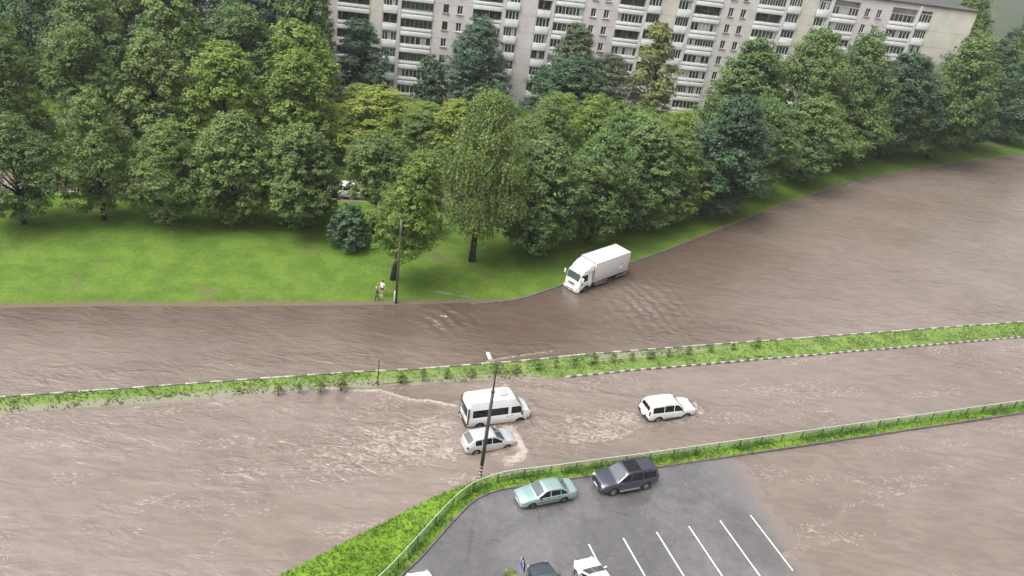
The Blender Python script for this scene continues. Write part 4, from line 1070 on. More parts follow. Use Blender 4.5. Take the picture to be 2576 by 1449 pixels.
def make_suv(name, label, loc, hd, z, paint, trim, spare=False, rails=True, roofglass=True, group=None):
    r_ = place(name, label, 'SUV', loc, hd, z, group)
    c = Car(4.86, 2.80, 1.42, 0.385,
            [(-2.43, 1.05), (-2.38, 1.18), (-2.26, 1.62), (-2.18, 1.74), (-1.9, 1.80), (-0.4, 1.84), (0.30, 1.79), (0.44, 1.73), (1.14, 1.20), (1.24, 1.165), (1.9, 1.09), (2.25, 1.00), (2.37, .90), (2.43, .78)],
            [(-2.43, .98), (-2.0, 1.13), (-0.5, 1.12), (1.1, 1.09), (1.9, 1.0), (2.3, .88), (2.43, .72)],
            [(-2.43, .52), (-2.1, .40), (1.9, .38), (2.25, .40), (2.43, .50)],
            [(-2.43, .80), (-2.34, .88), (-2.1, .93), (-1.4, .955), (1.3, .955), (1.9, .93), (2.2, .87), (2.35, .78), (2.43, .66)], tum=0.26, crown=0.03, rnd=0.10, arch=1.16)
    c.body([paint, TRIM], r_, trimz=trim)
    c.pane('windshield', 0.50, 1.10, 0.05, GLASS, r_)
    if roofglass: c.pane('sunroof', -0.85, 0.22, 0.14, TINT, r_, off=0.015)
    for sg in (-1, 1):
        c.side('side_window', 0.05, 0.95, sg, TINT, r_, nx=16, hi=0.11); c.side('side_window', -0.92, -0.02, sg, TINT, r_, hi=0.12); c.side('side_window', -2.05, -0.99, sg, TINT, r_, hi=0.13)
        door(c, r_, 0.0, 1.0, sg, paint, 0.16, zlo=0.50); door(c, r_, -0.94, -0.02, sg, paint, -0.78, zlo=0.50)
        part_box('running_board', r_, (0.02, sg * 0.95, 0.40), (1.75, 0.16, 0.06), ALLOY if not spare else TRIM, 0.02)
        if rails:
            bm = bmesh.new(); tube(bm, [(-1.75, sg * 0.72, 1.83), (-1.65, sg * 0.72, 1.90), (0.0, sg * 0.72, 1.92), (0.12, sg * 0.72, 1.84)], 0.022, 6); bobj('roof_rail', bm, TRIM if roofglass else CHROME, r_)
    c.wheels(r_, ALLOY, 0.25, 0.02)
    lamps(r_, 2.26, 0.66, 0.90, (0.24, 0.34, 0.17), LAMP, 'headlight', -0.42)
    lamps(r_, -2.33, 0.78, 1.12, (0.14, 0.15, 0.42), RED, 'taillight', 0.25)
    part_box('grille', r_, (2.385, 0, 0.82), (0.12, 0.92, 0.24), TRIM, 0.03)
    bm = bmesh.new(); box(bm, (2.38, 0, 0.55), (0.20, 1.36, 0.22), bev=0.07)
    for sg in (-1, 1): box(bm, (2.22, sg * 0.74, 0.55), (0.34, 0.2, 0.22), sg * -0.6, bev=0.07)
    bobj('front_bumper', bm, TRIM if not spare else paint, r_)
    part_box('skid_plate', r_, (2.44, 0, 0.46), (0.10, 0.9, 0.10), ALLOY, 0.03)
    bm = bmesh.new(); box(bm, (-2.40, 0, 0.60), (0.18, 1.66, 0.24), bev=0.07); bobj('rear_bumper', bm, paint if not spare else TRIM, r_)
    part_box('licence_plate', r_, (2.488, 0, 0.60), (0.012, 0.52, 0.11), PLATE, 0.0)
    # back pane on the sloping tailgate
    c.pane('rear_window', -2.355, -2.245, 0.10, TINT, r_, off=0.02)
    if spare:
        bm = bmesh.new()
        prof = [(0.30, 0.0), (0.365, 0.03), (0.375, 0.10), (0.34, 0.18), (0.22, 0.215), (0.01, 0.225)]
        rings = []
        for rr, xx in prof: rings.append([bm.verts.new((-2.43 - xx, -0.10 + rr * math.cos(2 * PI * k / 24), 0.98 + rr * math.sin(2 * PI * k / 24))) for k in range(24)])
        for a, b in zip(rings[:-1], rings[1:]):
            for k in range(24): bm.faces.new((a[k], a[(k + 1) % 24], b[(k + 1) % 24], b[k]))
        bm.faces.new(rings[-1]); bmesh.ops.recalc_face_normals(bm, faces=bm.faces)
        bobj('spare_wheel_cover', bm, paint, r_)
    mirrors(r_, 0.92, 0.93, 1.17, paint, (0.14, 0.24, 0.19))
    return r_

def make_hatch(name, label, loc, hd, z, paint, rim=ALLOY, group=None):
    r_ = place(name, label, 'car', loc, hd, z, group)
    c = Car(4.24, 2.60, 1.30, 0.315,
            [(-2.12, .86), (-2.07, .98), (-1.98, 1.06), (-1.50, 1.41), (-1.36, 1.455), (-0.5, 1.505), (0.10, 1.48), (0.26, 1.43), (1.06, 1.0), (1.16, .965), (1.65, .87), (1.98, .76), (2.08, .66), (2.12, .58)],
            [(-2.12, .80), (-1.8, .97), (-0.5, .945), (0.9, .90), (1.5, .81), (2.0, .67), (2.12, .54)],
            [(-2.12, .40), (-1.8, .28), (1.7, .24), (2.0, .24), (2.12, .32)],
            [(-2.12, .64), (-2.05, .75), (-1.9, .82), (-1.4, .87), (0.7, .88), (1.4, .865), (1.8, .81), (2.02, .70), (2.12, .56)], tum=0.38, crown=0.045, rnd=0.10)
    c.body([paint, TRIM], r_)
    c.pane('windshield', 0.33, 1.02, 0.05, GLASS, r_); c.pane('rear_window', -1.95, -1.53, 0.10, GLASS, r_)
    c.pane('spoiler', -1.50, -1.36, 0.0, paint, r_, off=0.03)
    for sg in (-1, 1):
        c.side('side_window', -0.02, 0.86, sg, TINT, r_, nx=16); c.side('side_window', -0.84, -0.08, sg, TINT, r_); c.side('side_window', -1.42, -0.90, sg, TINT, r_)
        door(c, r_, -0.04, 0.98, sg, paint, 0.10); door(c, r_, -0.88, -0.06, sg, paint, -0.74)
    c.wheels(r_, rim, 0.2)
    lamps(r_, 1.97, 0.58, 0.66, (0.30, 0.28, 0.14), LAMP, 'headlight', -0.55); lamps(r_, -2.0, 0.68, 0.86, (0.20, 0.26, 0.16), RED, 'taillight', 0.45)
    part_box('grille', r_, (2.085, 0, 0.60), (0.07, 0.66, 0.10), TRIM, 0.02)
    bm = bmesh.new(); box(bm, (2.06, 0, 0.40), (0.16, 1.10, 0.20), bev=0.06)
    for sg in (-1, 1): box(bm, (1.93, sg * 0.62, 0.40), (0.30, 0.2, 0.2), sg * -0.62, bev=0.06)
    bobj('front_bumper', bm, paint, r_)
    bm = bmesh.new(); box(bm, (-2.07, 0, 0.50), (0.16, 1.30, 0.26), bev=0.06); bobj('rear_bumper', bm, paint, r_)
    part_box('licence_plate', r_, (-2.148, 0, 0.62), (0.02, 0.52, 0.11), PLATE, 0.0); part_box('licence_plate', r_, (2.148, 0, 0.42), (0.016, 0.52, 0.11), PLATE, 0.0)
    mirrors(r_, 0.82, 0.86, 0.97, paint)
    return r_

def make_van(name, label, loc, hd, z, paint):
    r_ = place(name, label, 'minibus', loc, hd, z)
    c = Car(5.65, 3.50, 1.78, 0.345,
            [(-2.825, 2.10), (-2.79, 2.50), (-2.70, 2.66), (-2.55, 2.72), (0.70, 2.76), (1.05, 2.68), (1.25, 2.52), (2.02, 1.55), (2.14, 1.46), (2.55, 1.22), (2.72, 1.02), (2.79, .86), (2.825, .70)],
            [(-2.825, 1.20), (0.9, 1.20), (1.6, 1.22), (2.2, 1.10), (2.6, .92), (2.825, .64)],
            [(-2.825, .42), (-2.5, .36), (2.2, .34), (2.6, .34), (2.825, .42)],
            [(-2.825, .93), (-2.74, .985), (-2.55, 1.02), (1.4, 1.025), (2.0, 1.0), (2.4, .93), (2.65, .82), (2.76, .70), (2.825, .56)], tum=0.115, crown=0.045, rnd=0.26, arch=1.2)
    c.body([paint, TRIM], r_)
    c.pane('windshield', 1.34, 1.98, 0.04, GLASS, r_, off=0.014)
    for sg in (-1, 1):
        c.side('side_window', -2.40, 0.62, sg, TINT, r_, zlo=1.26, zhi=1.92, nx=30); c.side('side_window', 0.88, 1.78, sg, TINT, r_, zlo=1.27, zhi=1.90, hi=0.14, nx=16)
        bm = bmesh.new()
        for xx in (-1.45, -0.42, 0.16): box(bm, (xx, sg * (c.yu(xx, 1.6) + 0.013), 1.59), (0.03, 0.012, 0.66))
        bobj('window_divider', bm, TRIM, r_)
        door(c, r_, 0.80, 1.60, sg, paint, 0.96, hz=1.10, hm=TRIM, zlo=0.42)
        if sg < 0: door(c, r_, -0.50, 0.74, sg, paint, 0.58, hz=1.08, hm=TRIM, zlo=0.42)
        lamp_ = bmesh.new(); box(lamp_, (-2.775, sg * 0.945, 1.72), (0.13, 0.11, 0.95), sg * 0.3, bev=0.02); bobj('corner_pillar', lamp_, TRIM, r_)
        lamp_ = bmesh.new(); box(lamp_, (-2.775, sg * 0.945, 0.93), (0.14, 0.12, 0.60), sg * 0.3, bev=0.02); bobj('taillight', lamp_, RED, r_)
    part_box('rear_window', r_, (-2.832, 0, 1.62), (0.03, 1.50, 0.78), TINT, 0.01)
    part_box('rear_door_seam', r_, (-2.834, 0, 1.1), (0.022, 0.02, 1.3), TRIM, 0.0)
    bm = bmesh.new(); box(bm, (-2.84, 0, 0.52), (0.20, 1.82, 0.22), bev=0.05); bobj('rear_bumper', bm, TRIM, r_)
    bm = bmesh.new(); box(bm, (2.72, 0, 0.50), (0.26, 1.30, 0.26), bev=0.08)
    for sg in (-1, 1): box(bm, (2.52, sg * 0.74, 0.50), (0.42, 0.24, 0.26), sg * -0.7, bev=0.08)
    bobj('front_bumper', bm, TRIM, r_)
    lamps(r_, 2.62, 0.70, 0.94, (0.30, 0.26, 0.22), LAMP, 'headlight', -0.6); part_box('grille', r_, (2.79, 0, 0.84), (0.06, 0.7, 0.14), TRIM, 0.02)
    part_box('licence_plate', r_, (-2.945, 0.35, 0.55), (0.012, 0.52, 0.11), PLATE, 0.0)
    bm = bmesh.new(); box(bm, (0.25, -0.12, 2.86), (0.78, 0.74, 0.09), bev=0.04); o = bobj('roof_hatch', bm, mat('hatch_plastic', (0.42, 0.43, 0.44), 0.5), r_)
    c.wheels(r_, STEEL, 0.22, 0.03)
    mirrors(r_, 1.76, 1.06, 1.36, TRIM, (0.14, 0.2, 0.32))
    return r_

def make_truck(label, loc, hd, z):
    r_ = place('box_truck', label, 'truck', loc, hd, z)
    PW = paint_mat('truck_white', (0.80, 0.80, 0.79), dirt_h=0.7, amount=0.35)
    BX = paint_mat('box_panel_white', (0.72, 0.685, 0.66), dirt=(0.26, 0.23, 0.21), dirt_h=1.45, rough=0.55, amount=0.75)
    FR = mat('truck_chassis', (0.03, 0.028, 0.026), 0.8, var=0.3)
    SK = mat('truck_grey_skirt', (0.33, 0.31, 0.30), 0.6, var=0.3, vscale=2)
    # cargo box x -3.65 .. 2.15
    bm = bmesh.new(); box(bm, (-0.75, 0, 2.27), (5.78, 2.34, 2.26), bev=0.03); cb = bobj('cargo_box', bm, BX, r_)
    bm = bmesh.new()
    for sg in (-1, 1):
        for zz, hh in ((3.385, 0.07), (1.17, 0.13)): box(bm, (-0.75, sg * 1.172, zz), (5.80, 0.035, hh), bev=0.008)
        for xx in (-3.61, 2.11): box(bm, (xx, sg * 1.171, 2.27), (0.09, 0.036, 2.1), bev=0.008)
        for zz in (1.17, 3.385): pass
    for xx in (-3.645, 2.145): box(bm, (xx, 0, 3.385), (0.03, 2.3, 0.07)); box(bm, (xx, 0, 1.17), (0.03, 2.3, 0.13))
    bobj('edge_rail', bm, mat('box_rail', (0.52, 0.50, 0.48), 0.5, 0.2, var=0.2), cb)
    bm = bmesh.new(); box(bm, (-2.35, 1.182, 1.85), (0.62, 0.02, 0.42)); bobj('side_panel', bm, mat('pale_panel', (0.78, 0.76, 0.72), 0.5, var=0.1), cb)
    bm = bmesh.new(); box(bm, (-2.3, 1.185, 2.28), (0.42, 0.02, 0.10)); bobj('side_marking', bm, mat('faded_mark', (0.38, 0.35, 0.33), 0.6), cb)
    bm = bmesh.new()
    for sg in (-1, 1): box(bm, (-3.655, sg * 0.57, 2.27), (0.02, 1.1, 2.0), bev=0.005); 
    for yy in (-0.85, -0.3, 0.3, 0.85): tube(bm, [(-3.68, yy, 1.2), (-3.68, yy, 3.33)], 0.018, 6)
    bobj('rear_door', bm, BX, cb)
    # chassis, tank, guards, underrun bars
    bm = bmesh.new()
    for sg in (-1, 1): box(bm, (0.15, sg * 0.42, 0.93), (7.3, 0.09, 0.26))
    for xx in (-3.2, -1.9, 0.2, 1.6): box(bm, (xx, 0, 0.95), (0.1, 0.8, 0.2)); box(bm, (xx, 0, 1.10), (0.12, 2.2, 0.10))
    bobj('chassis', bm, FR, r_)
    part_box('fuel_tank', r_, (1.15, 0.90, 0.72), (1.1, 0.5, 0.5), mat('tank_metal', (0.25, 0.25, 0.25), 0.4, 0.6), 0.08)
    part_box('tool_box', r_, (0.9, -0.9, 0.72), (0.8, 0.45, 0.45), FR, 0.04)
    bm = bmesh.new()
    for sg in (-1, 1):
        for zz in (0.55, 0.85): box(bm, (0.35 if sg < 0 else 0.25, sg * 1.12, zz), (1.2, 0.04, 0.1))
        box(bm, (-2.5, sg * 1.12, 0.7), (1.3, 0.04, 0.1)); box(bm, (-3.45, sg * 0.95, 0.75), (0.06, 0.45, 0.2))
    box(bm, (-3.55, 0, 0.58), (0.1, 2.2, 0.14), bev=0.02)
    bobj('underrun_guard', bm, SK, r_)
    for sg in (-1, 1):
        bm = bmesh.new()
        for k in range(9):
            a0, a1 = PI * k / 9, PI * (k + 1) / 9
            R0, R1 = 0.56, 0.59
            P = [(-0.95 + R0 * math.cos(a0), 0.46 + R0 * math.sin(a0)), (-0.95 + R0 * math.cos(a1), 0.46 + R0 * math.sin(a1)), (-0.95 + R1 * math.cos(a1), 0.46 + R1 * math.sin(a1)), (-0.95 + R1 * math.cos(a0), 0.46 + R1 * math.sin(a0))]
            A = [bm.verts.new((x, sg * 0.62, zz)) for x, zz in P]; B = [bm.verts.new((x, sg * 1.14, zz)) for x, zz in P]
            for j in range(4): bm.faces.new((A[j], A[(j + 1) % 4], B[(j + 1) % 4], B[j]))
            bm.faces.new(A[::-1]); bm.faces.new(B)
        bmesh.ops.recalc_face_normals(bm, faces=bm.faces); bobj('mudguard', bm, TRIM, r_)
        wheel(r_, (-0.95, sg * 1.10, 0.46), 0.46, 0.55, sg, STEEL, 0.58); wheel(r_, (3.22, sg * 1.08, 0.46), 0.46, 0.30, sg, STEEL, 0.58)
    # cab: loft x 2.35 .. 4.45 (own origin at its centre)
    X0 = 3.40
    c = Car(2.10, 9.0, -0.18, 0.46,
            [(-1.05, 2.62), (-0.9, 2.66), (0.55, 2.62), (0.72, 2.52), (0.80, 2.38), (0.98, 1.62), (1.0, 1.52), (1.03, 1.2), (1.05, .80)],
            [(-1.05, 1.52), (0.6, 1.52), (0.95, 1.40), (1.05, .72)], [(-1.05, .62), (0.3, .55), (1.05, .42)],
            [(-1.05, 1.08), (-0.95, 1.12), (0.5, 1.13), (0.78, 1.10), (0.93, 1.03), (1.05, .90)], tum=0.10, crown=0.05, rnd=0.16, arch=1.22)
    cab_ = c.body([PW, TRIM], r_, name='cab'); cab_.location = (X0, 0, 0)
    c.pane('windshield', 0.80, 0.975, -0.01, GLASS, cab_, off=0.016)
    for sg in (-1, 1):
        c.side('side_window', -0.30, 0.70, sg, TINT, cab_, zlo=1.56, zhi=2.30, hi=0.28); d_ = door(c, cab_, -0.42, 0.78, sg, PW, -0.28, hz=1.28, hm=TRIM, zlo=0.6)
        part_box('quarter_glass', cab_, (0.62, sg * 1.128, 1.38), (0.16, 0.012, 0.34), TINT, 0.0)
    lamps(cab_, 1.02, 0.80, 0.72, (0.12, 0.36, 0.2), LAMP, 'headlight', -0.25)
    bm = bmesh.new()
    for k in range(4): box(bm, (1.045, 0, 1.00 + 0.07 * k), (0.03, 0.95 - 0.05 * k, 0.035))
    bobj('grille', bm, TRIM, cab_)
    bm = bmesh.new(); box(bm, (1.06, 0, 0.50), (0.22, 1.80, 0.36), bev=0.06)
    for sg in (-1, 1): box(bm, (0.93, sg * 0.98, 0.50), (0.34, 0.26, 0.36), sg * -0.5, bev=0.06)
    bobj('front_bumper', bm, PW, cab_); part_box('bumper_slot', cab_, (1.172, 0, 0.50), (0.012, 0.9, 0.10), TRIM, 0.0)
    part_box('licence_plate', cab_, (1.182, 0, 0.40), (0.012, 0.52, 0.11), PLATE, 0.0)
    # roof deflector: wedge up to the box height
    bm = bmesh.new()
    prof = [(0.42, 2.70, 0.88), (0.10, 3.02, 0.98), (-0.45, 3.28, 1.06), (-0.95, 3.40, 1.10), (-1.02, 3.40, 1.10)]
    rings = []
    for x, zz, yy in prof:
        b0 = 2.60
        rings.append([bm.verts.new(p) for p in ((x, -yy, b0), (x, -yy - 0.0, b0 + (zz - b0) * 0.62), (x, -yy * 0.93, b0 + (zz - b0) * 0.9), (x, -yy * 0.78, zz), (x, 0, zz + 0.03), (x, yy * 0.78, zz), (x, yy * 0.93, b0 + (zz - b0) * 0.9), (x, yy, b0 + (zz - b0) * 0.62), (x, yy, b0))])
    for a, b in zip(rings[:-1], rings[1:]):
        for k in range(8): bm.faces.new((a[k], a[k + 1], b[k + 1], b[k]))
    bm.faces.new(rings[0]); bm.faces.new(rings[-1][::-1]); bmesh.ops.recalc_face_normals(bm, faces=bm.faces)
    bobj('roof_deflector', bm, WHITE, cab_, 30)
    for sg in (-1, 1):
        bm = bmesh.new(); tube(bm, [(0.72, sg * 1.08, 2.30), (0.86, sg * 1.30, 2.30), (0.86, sg * 1.30, 1.70), (0.80, sg * 1.10, 1.62)], 0.02, 6); m_ = bobj('mirror_arm', bm, TRIM, cab_)
        bm = bmesh.new(); box(bm, (0.86, sg * 1.32, 2.0), (0.14, 0.22, 0.52), bev=0.04); bobj('mirror', bm, WHITE, m_)
    bm = bmesh.new(); box(bm, (0.86, 0, 2.52), (0.24, 1.5, 0.05), bev=0.015); bobj('sun_visor', bm, WHITE, cab_)
    bm = bmesh.new()
    for sg in (-1, 1): box(bm, (-1.14, sg * 1.05, 1.9), (0.16, 0.06, 1.9), bev=0.01)
    bobj('side_fairing', bm, SK, cab_)
    return r_

P_MINT = paint_mat('paint_mint', (0.46, 0.64, 0.62), metal=0.72, rough=0.32, amount=0.25)
P_GRAPH = paint_mat('paint_graphite', (0.155, 0.158, 0.205), metal=0.90, rough=0.30, amount=0.25)
P_WHITE = paint_mat('paint_white', (0.78, 0.78, 0.77))
P_VAN = paint_mat('paint_van_white', (0.80, 0.81, 0.81), dirt_h=0.75, amount=0.4)
P_SILVER = paint_mat('paint_pearl_silver', (0.66, 0.66, 0.67), metal=0.5, amount=0.3)
P_DGREY = paint_mat('paint_dark_grey', (0.17, 0.18, 0.23), metal=0.88, amount=0.1)

make_sedan('parked_sedan', 'mint green four-door sedan parked beside the fence on wet asphalt', (4.70, 42.02), 205.5, 0.0, P_MINT)
make_suv('parked_suv', 'dark graphite SUV with dark sunroof parked along the fence near the bay lines', (10.62, 44.72), 205.0, 0.0, P_GRAPH, 0.0)
make_van('minibus', 'white high-roof minibus with dark window band driving through the flood', (0.28, 50.42), 24.5, -0.32, P_VAN)
make_hatch('hatchback', 'silver white hatchback pushing a bow wave beside the white minibus', (0.02, 46.98), 27.0, -0.30, P_SILVER)
make_suv('suv', 'white SUV with spare wheel on its tailgate wading at the right', (14.95, 54.55), 24.0, -0.34, P_WHITE, 0.52, spare=True, roofglass=False)
make_truck('white box truck with roof deflector parked in the water by the far kerb', (9.30, 77.10), 227.0, -0.30)

# cars at the bottom edge, nose away from the camera
def nose_at(fn, name, label, nose, hd, paint, half, **k):
    h = math.radians(hd); return fn(name, label, (nose[0] - half * math.cos(h), nose[1] - half * math.sin(h)), hd, 0.0, paint, **k)
nose_at(make_hatch, 'parked_hatchback', 'white hatchback parked nose-in by the first bay line at the bottom edge', (7.36, 36.36), 116.5, P_WHITE, 2.12)
nose_at(make_sedan, 'parked_sedan', 'dark grey car with only its bonnet showing beside the blue road sign', (4.33, 35.42), 117.0, P_DGREY, 2.24, handle=P_DGREY)
nose_at(make_hatch, 'parked_hatchback', 'white car just peeping in at the bottom edge below the grass kerb', (-3.15, 33.25), 112.0, P_WHITE, 2.12)
# cars in the yard beyond the trees
make_hatch('parked_hatchback', 'white car half hidden behind leaves on the yard road at the left', (-20.6, 91.3), 192.0, 0.19, P_WHITE)
make_suv('parked_suv', 'white car nearest the left edge on the yard road behind the trees', (-22.6, 88.4), 190.0, 0.19, P_WHITE, 0.0, rails=False, roofglass=False)
make_sedan('parked_sedan', 'black car parked on the yard road behind the leaning tree', (-18.2, 89.2), 188.0, 0.19, mat('paint_black', (0.02, 0.02, 0.022), 0.25, coat=0.5))
make_van('parked_van', 'pale van roof glimpsed at the right edge below the yellowish birch', (25.5, 139.0), 12.0, 0.17, P_VAN)

# ------------------------------------------------------------------ mesh fence along the verge
rail = np.array([(-9.9, 24.5), (-5.2, 32.3), (-3.3, 36.4), (-2.5, 38.2), (-1.6, 40.0), (-0.5, 41.6), (1.2, 42.8), (2.1, 43.3), (5.0, 44.4), (6.7, 45.15), (8.7, 46.0), (12.4, 47.5), (14.3, 48.35), (100, 85.0)])
rail = smooth_poly(rail, 1)
rd = np.r_[0, np.cumsum(np.linalg.norm(np.diff(rail, axis=0), axis=1))]
def rp(s): return np.array([np.interp(s, rd, rail[:, 0]), np.interp(s, rd, rail[:, 1])])
ax, ay = gp(1323, 1183, 1.0)
s_anchor = rd[0] + min(np.arange(0, rd[-1], 0.05), key=lambda s: np.hypot(*(rp(s) - (ax, ay))))
STEP = 2.12
s_first = s_anchor - math.floor((s_anchor - 0.2) / STEP) * STEP
posts = np.arange(s_first, min(rd[-1] - 1, 95), STEP)
fe = empty('mesh_fence', (rp(s_anchor)[0], rp(s_anchor)[1], 0), 0, 'green wire mesh fence with pale top rail curving between car park and flooded road', 'fence')
FX, FY = rp(s_anchor)
bm = bmesh.new(); tube(bm, [(rp(s)[0] - FX, rp(s)[1] - FY, 1.04) for s in np.arange(posts[0], posts[-1] + 0.01, STEP / 4)], 0.038, 6)
bobj('top_rail', bm, mat('rail_pale_green', (0.42, 0.52, 0.34), 0.5, var=0.1), fe)
for k, s in enumerate(posts):
    p = rp(s) - (FX, FY)
    bm = bmesh.new(); box(bm, (p[0], p[1], 0.49), (0.07, 0.07, 1.06)); 
    bobj('post', bm, FENCEP, fe)
    if k < len(posts) - 1:
        bm = bmesh.new(); n = 12
        for j in range(1, n):
            c = rp(s + STEP * j / n) - (FX, FY); box(bm, (c[0], c[1], 0.56), (0.014, 0.014, 0.86))
        for zz in (0.16, 0.42, 0.72):
            a = rp(s) - (FX, FY); b = rp(s + STEP) - (FX, FY); tube(bm, [(*a, zz), (*((a + b) / 2), zz), (*b, zz)], 0.010, 4)
        bobj('mesh_panel', bm, FENCEG, fe)
def near_rail(x, y, z):
    d = np.full(np.shape(x), 9.0)
    for a, b in zip(rail[:-1], rail[1:]):
        ab = b - a; t = np.clip(((x - a[0]) * ab[0] + (y - a[1]) * ab[1]) / (ab @ ab), 0, 1)
        d = np.minimum(d, np.hypot(x - a[0] - t * ab[0], y - a[1] - t * ab[1]))
    return (x < 60) * np.exp(-(d / 0.32) ** 2) * sstep(0.36, 0.6, fbm(x * 0.6, y * 0.6, 77))
tag(tufts('fence_weeds', verP, verZ, near_rail, 60, 0.42, 0.03, leaf_mat('weed_leaf', (0.055, 0.115, 0.02), (0.15, 0.24, 0.05)), 13), 'tall weeds growing through the foot of the mesh fence', 'weeds')

# ------------------------------------------------------------------ poles, posts, sign
lp = empty('lamp_post', (-0.2, 43.12, 0), 0, 'tall dark street lamp with black and white striped foot at the fence', 'street lamp')
DARKP = mat('pole_dark_steel', (0.075, 0.062, 0.058), 0.6, 0.2, var=0.25, vscale=2)
bm = bmesh.new(); tube(bm, [(0, 0, 1.2), (0, 0, 4.2), (0, 0, 8.0)], [0.145, 0.13, 0.115], 14)
tube(bm, [(0, 0, 8.0), (0, 0, 9.9), (-0.02, 0.1, 10.1)], [0.062, 0.052, 0.045], 10); tube(bm, [(0, 0, 7.9), (0, 0, 8.15)], [0.15, 0.09], 14)
bobj('pole', bm, DARKP, lp)
bm = bmesh.new()
for k in range(8):
    n0 = len(bm.faces); tube(bm, [(0, 0, -0.1 + 0.165 * k), (0, 0, -0.1 + 0.165 * (k + 1))], 0.125, 14, mi=k % 2, cap=(k in (0, 7)))
bobj('striped_foot', bm, [mat('stripe_black', (0.03, 0.03, 0.03), 0.6), mat('stripe_white', (0.6, 0.58, 0.54), 0.6)], lp)
hx, hy = gp(1230, 896, 10.6)
hx += 0.2; hy -= 43.12
bm = bmesh.new(); tube(bm, [(-0.02, 0.1, 10.05), (hx * 0.3, hy * 0.3, 10.42), (hx * 0.85, hy * 0.85, 10.58)], [0.045, 0.035, 0.03], 8); bobj('arm', bm, mat('arm_grey', (0.30, 0.29, 0.28), 0.5, 0.4), lp)
bm = bmesh.new(); box(bm, (0, 0, 0), (0.72, 0.24, 0.13), bev=0.05); bmesh.ops.transform(bm, matrix=Matrix.Translation((hx, hy, 10.62)) @ Matrix.Rotation(math.radians(112), 4, 'Z') @ Matrix.Rotation(-0.12, 4, 'Y'), verts=bm.verts)
bobj('lamp_head', bm, mat('lamp_head_white', (0.78, 0.77, 0.78), 0.4), lp)

lp2 = empty('utility_pole', (-11.2, 65.62, 0.05), 0, 'grey concrete pole on the lawn edge with a white painted strip at its foot', 'pole')
bm = bmesh.new(); tube(bm, [(0, 0, -0.2), (0, 0, 4), (0, 0, 9.0)], [0.14, 0.12, 0.085], 12); bobj('pole', bm, CONC, lp2)
bm = bmesh.new(); box(bm, (-0.135, -0.085, 0.72), (0.14, 0.12, 1.25), bev=0.03); bobj('painted_strip', bm, mat('white_paint_strip', (0.66, 0.65, 0.60), 0.7, var=0.2), lp2)
bm = bmesh.new(); tube(bm, [(0, 0, 7.6), (0, 0, 9.05)], [0.105, 0.092], 12); bobj('pole_top', bm, mat('pole_top_lit_tone', (0.22, 0.22, 0.19), 0.7, var=0.2), lp2)  # paler tone paints in the light falling on the upper pole

mp = empty('marker_post', (-9.95, 52.2, -0.05), 0, 'thin rusty brown post standing alone at the left end of the median', 'post')
bm = bmesh.new(); tube(bm, [(0, 0, -0.15), (0.0, 0.0, 2.45)], [0.055, 0.045], 8); bobj('pole', bm, mat('rust_brown', (0.10, 0.05, 0.04), 0.8, var=0.4), mp)
bm = bmesh.new(); tube(bm, [(0, 0, 2.44), (0, 0, 2.52)], [0.06, 0.05], 8); bobj('cap', bm, TRIM, mp)

sx, sy = gp(1313, 1421, 2.05)
sg_ = empty('road_sign', (sx, sy, 0), math.radians(197), 'blue square road sign seen almost edge-on beside the dark grey car', 'road sign')
bm = bmesh.new(); tube(bm, [(-0.05, 0, -0.1), (-0.05, 0, 2.42)], 0.03, 8); bobj('pole', bm, ALLOY, sg_)
def plate(name, x, s_, bev, m, par): 
    bm = bmesh.new(); box(bm, (x, 0, 2.05), (0.02, s_, s_), bev=bev); return bobj(name, bm, m, par)
pl_ = plate('sign_back', 0.0, 0.72, 0.0, mat('sign_back_grey', (0.10, 0.10, 0.12), 0.5, 0.3), sg_)
bm = bmesh.new(); box(bm, (0.014, 0, 2.05), (0.006, 0.70, 0.70)); pf_ = bobj('sign_face', bm, mat('sign_white', (0.72, 0.73, 0.75), 0.35), sg_)
bm = bmesh.new(); box(bm, (0.020, 0, 2.05), (0.006, 0.60, 0.60)); bobj('sign_panel', bm, mat('sign_blue', (0.03, 0.09, 0.36), 0.35), pf_)
bm = bmesh.new(); box(bm, (-0.11, 0.0, 2.05), (0.02, 0.70, 0.70)); bobj('rear_plate', bm, mat('sign_dark', (0.035, 0.037, 0.055), 0.5), sg_)

# clump of green growing at the sign
tree(P_SH, 'small green weed clump beside the foot of the blue road sign', (gp(1284, 1446)[0], gp(1284, 1446)[1]), 0.35, 0.8, 0.4, LG['olive'], 'weed', 'weed_clump', z=0.0)

def low_fence(label, p0, p1, m):
    d = Vector((p1[0] - p0[0], p1[1] - p0[1])); L = d.length
    r_ = empty('low_fence', (p0[0], p0[1], 0.17), math.atan2(d.y, d.x), label, 'fence')
    bm = bmesh.new()
    for zz in (0.3, 0.58): tube(bm, [(0, 0, zz), (L, 0, zz)], 0.03, 6)
    bobj('rail', bm, m, r_)
    for k in range(int(L / 1.8) + 1):
        bm = bmesh.new(); box(bm, (min(1.8 * k, L), 0, 0.3), (0.06, 0.06, 0.62)); bobj('post', bm, m, r_)
low_fence('low dark rail fence along the far side of the yard road', (-16.0, 93.9), (-6.0, 96.6), mat('rail_dark', (0.03, 0.03, 0.03), 0.6))
low_fence('low reddish rail fence along the near side of the yard road', (-14.6, 89.0), (-5.0, 91.2), mat('rail_red', (0.16, 0.07, 0.055), 0.6))

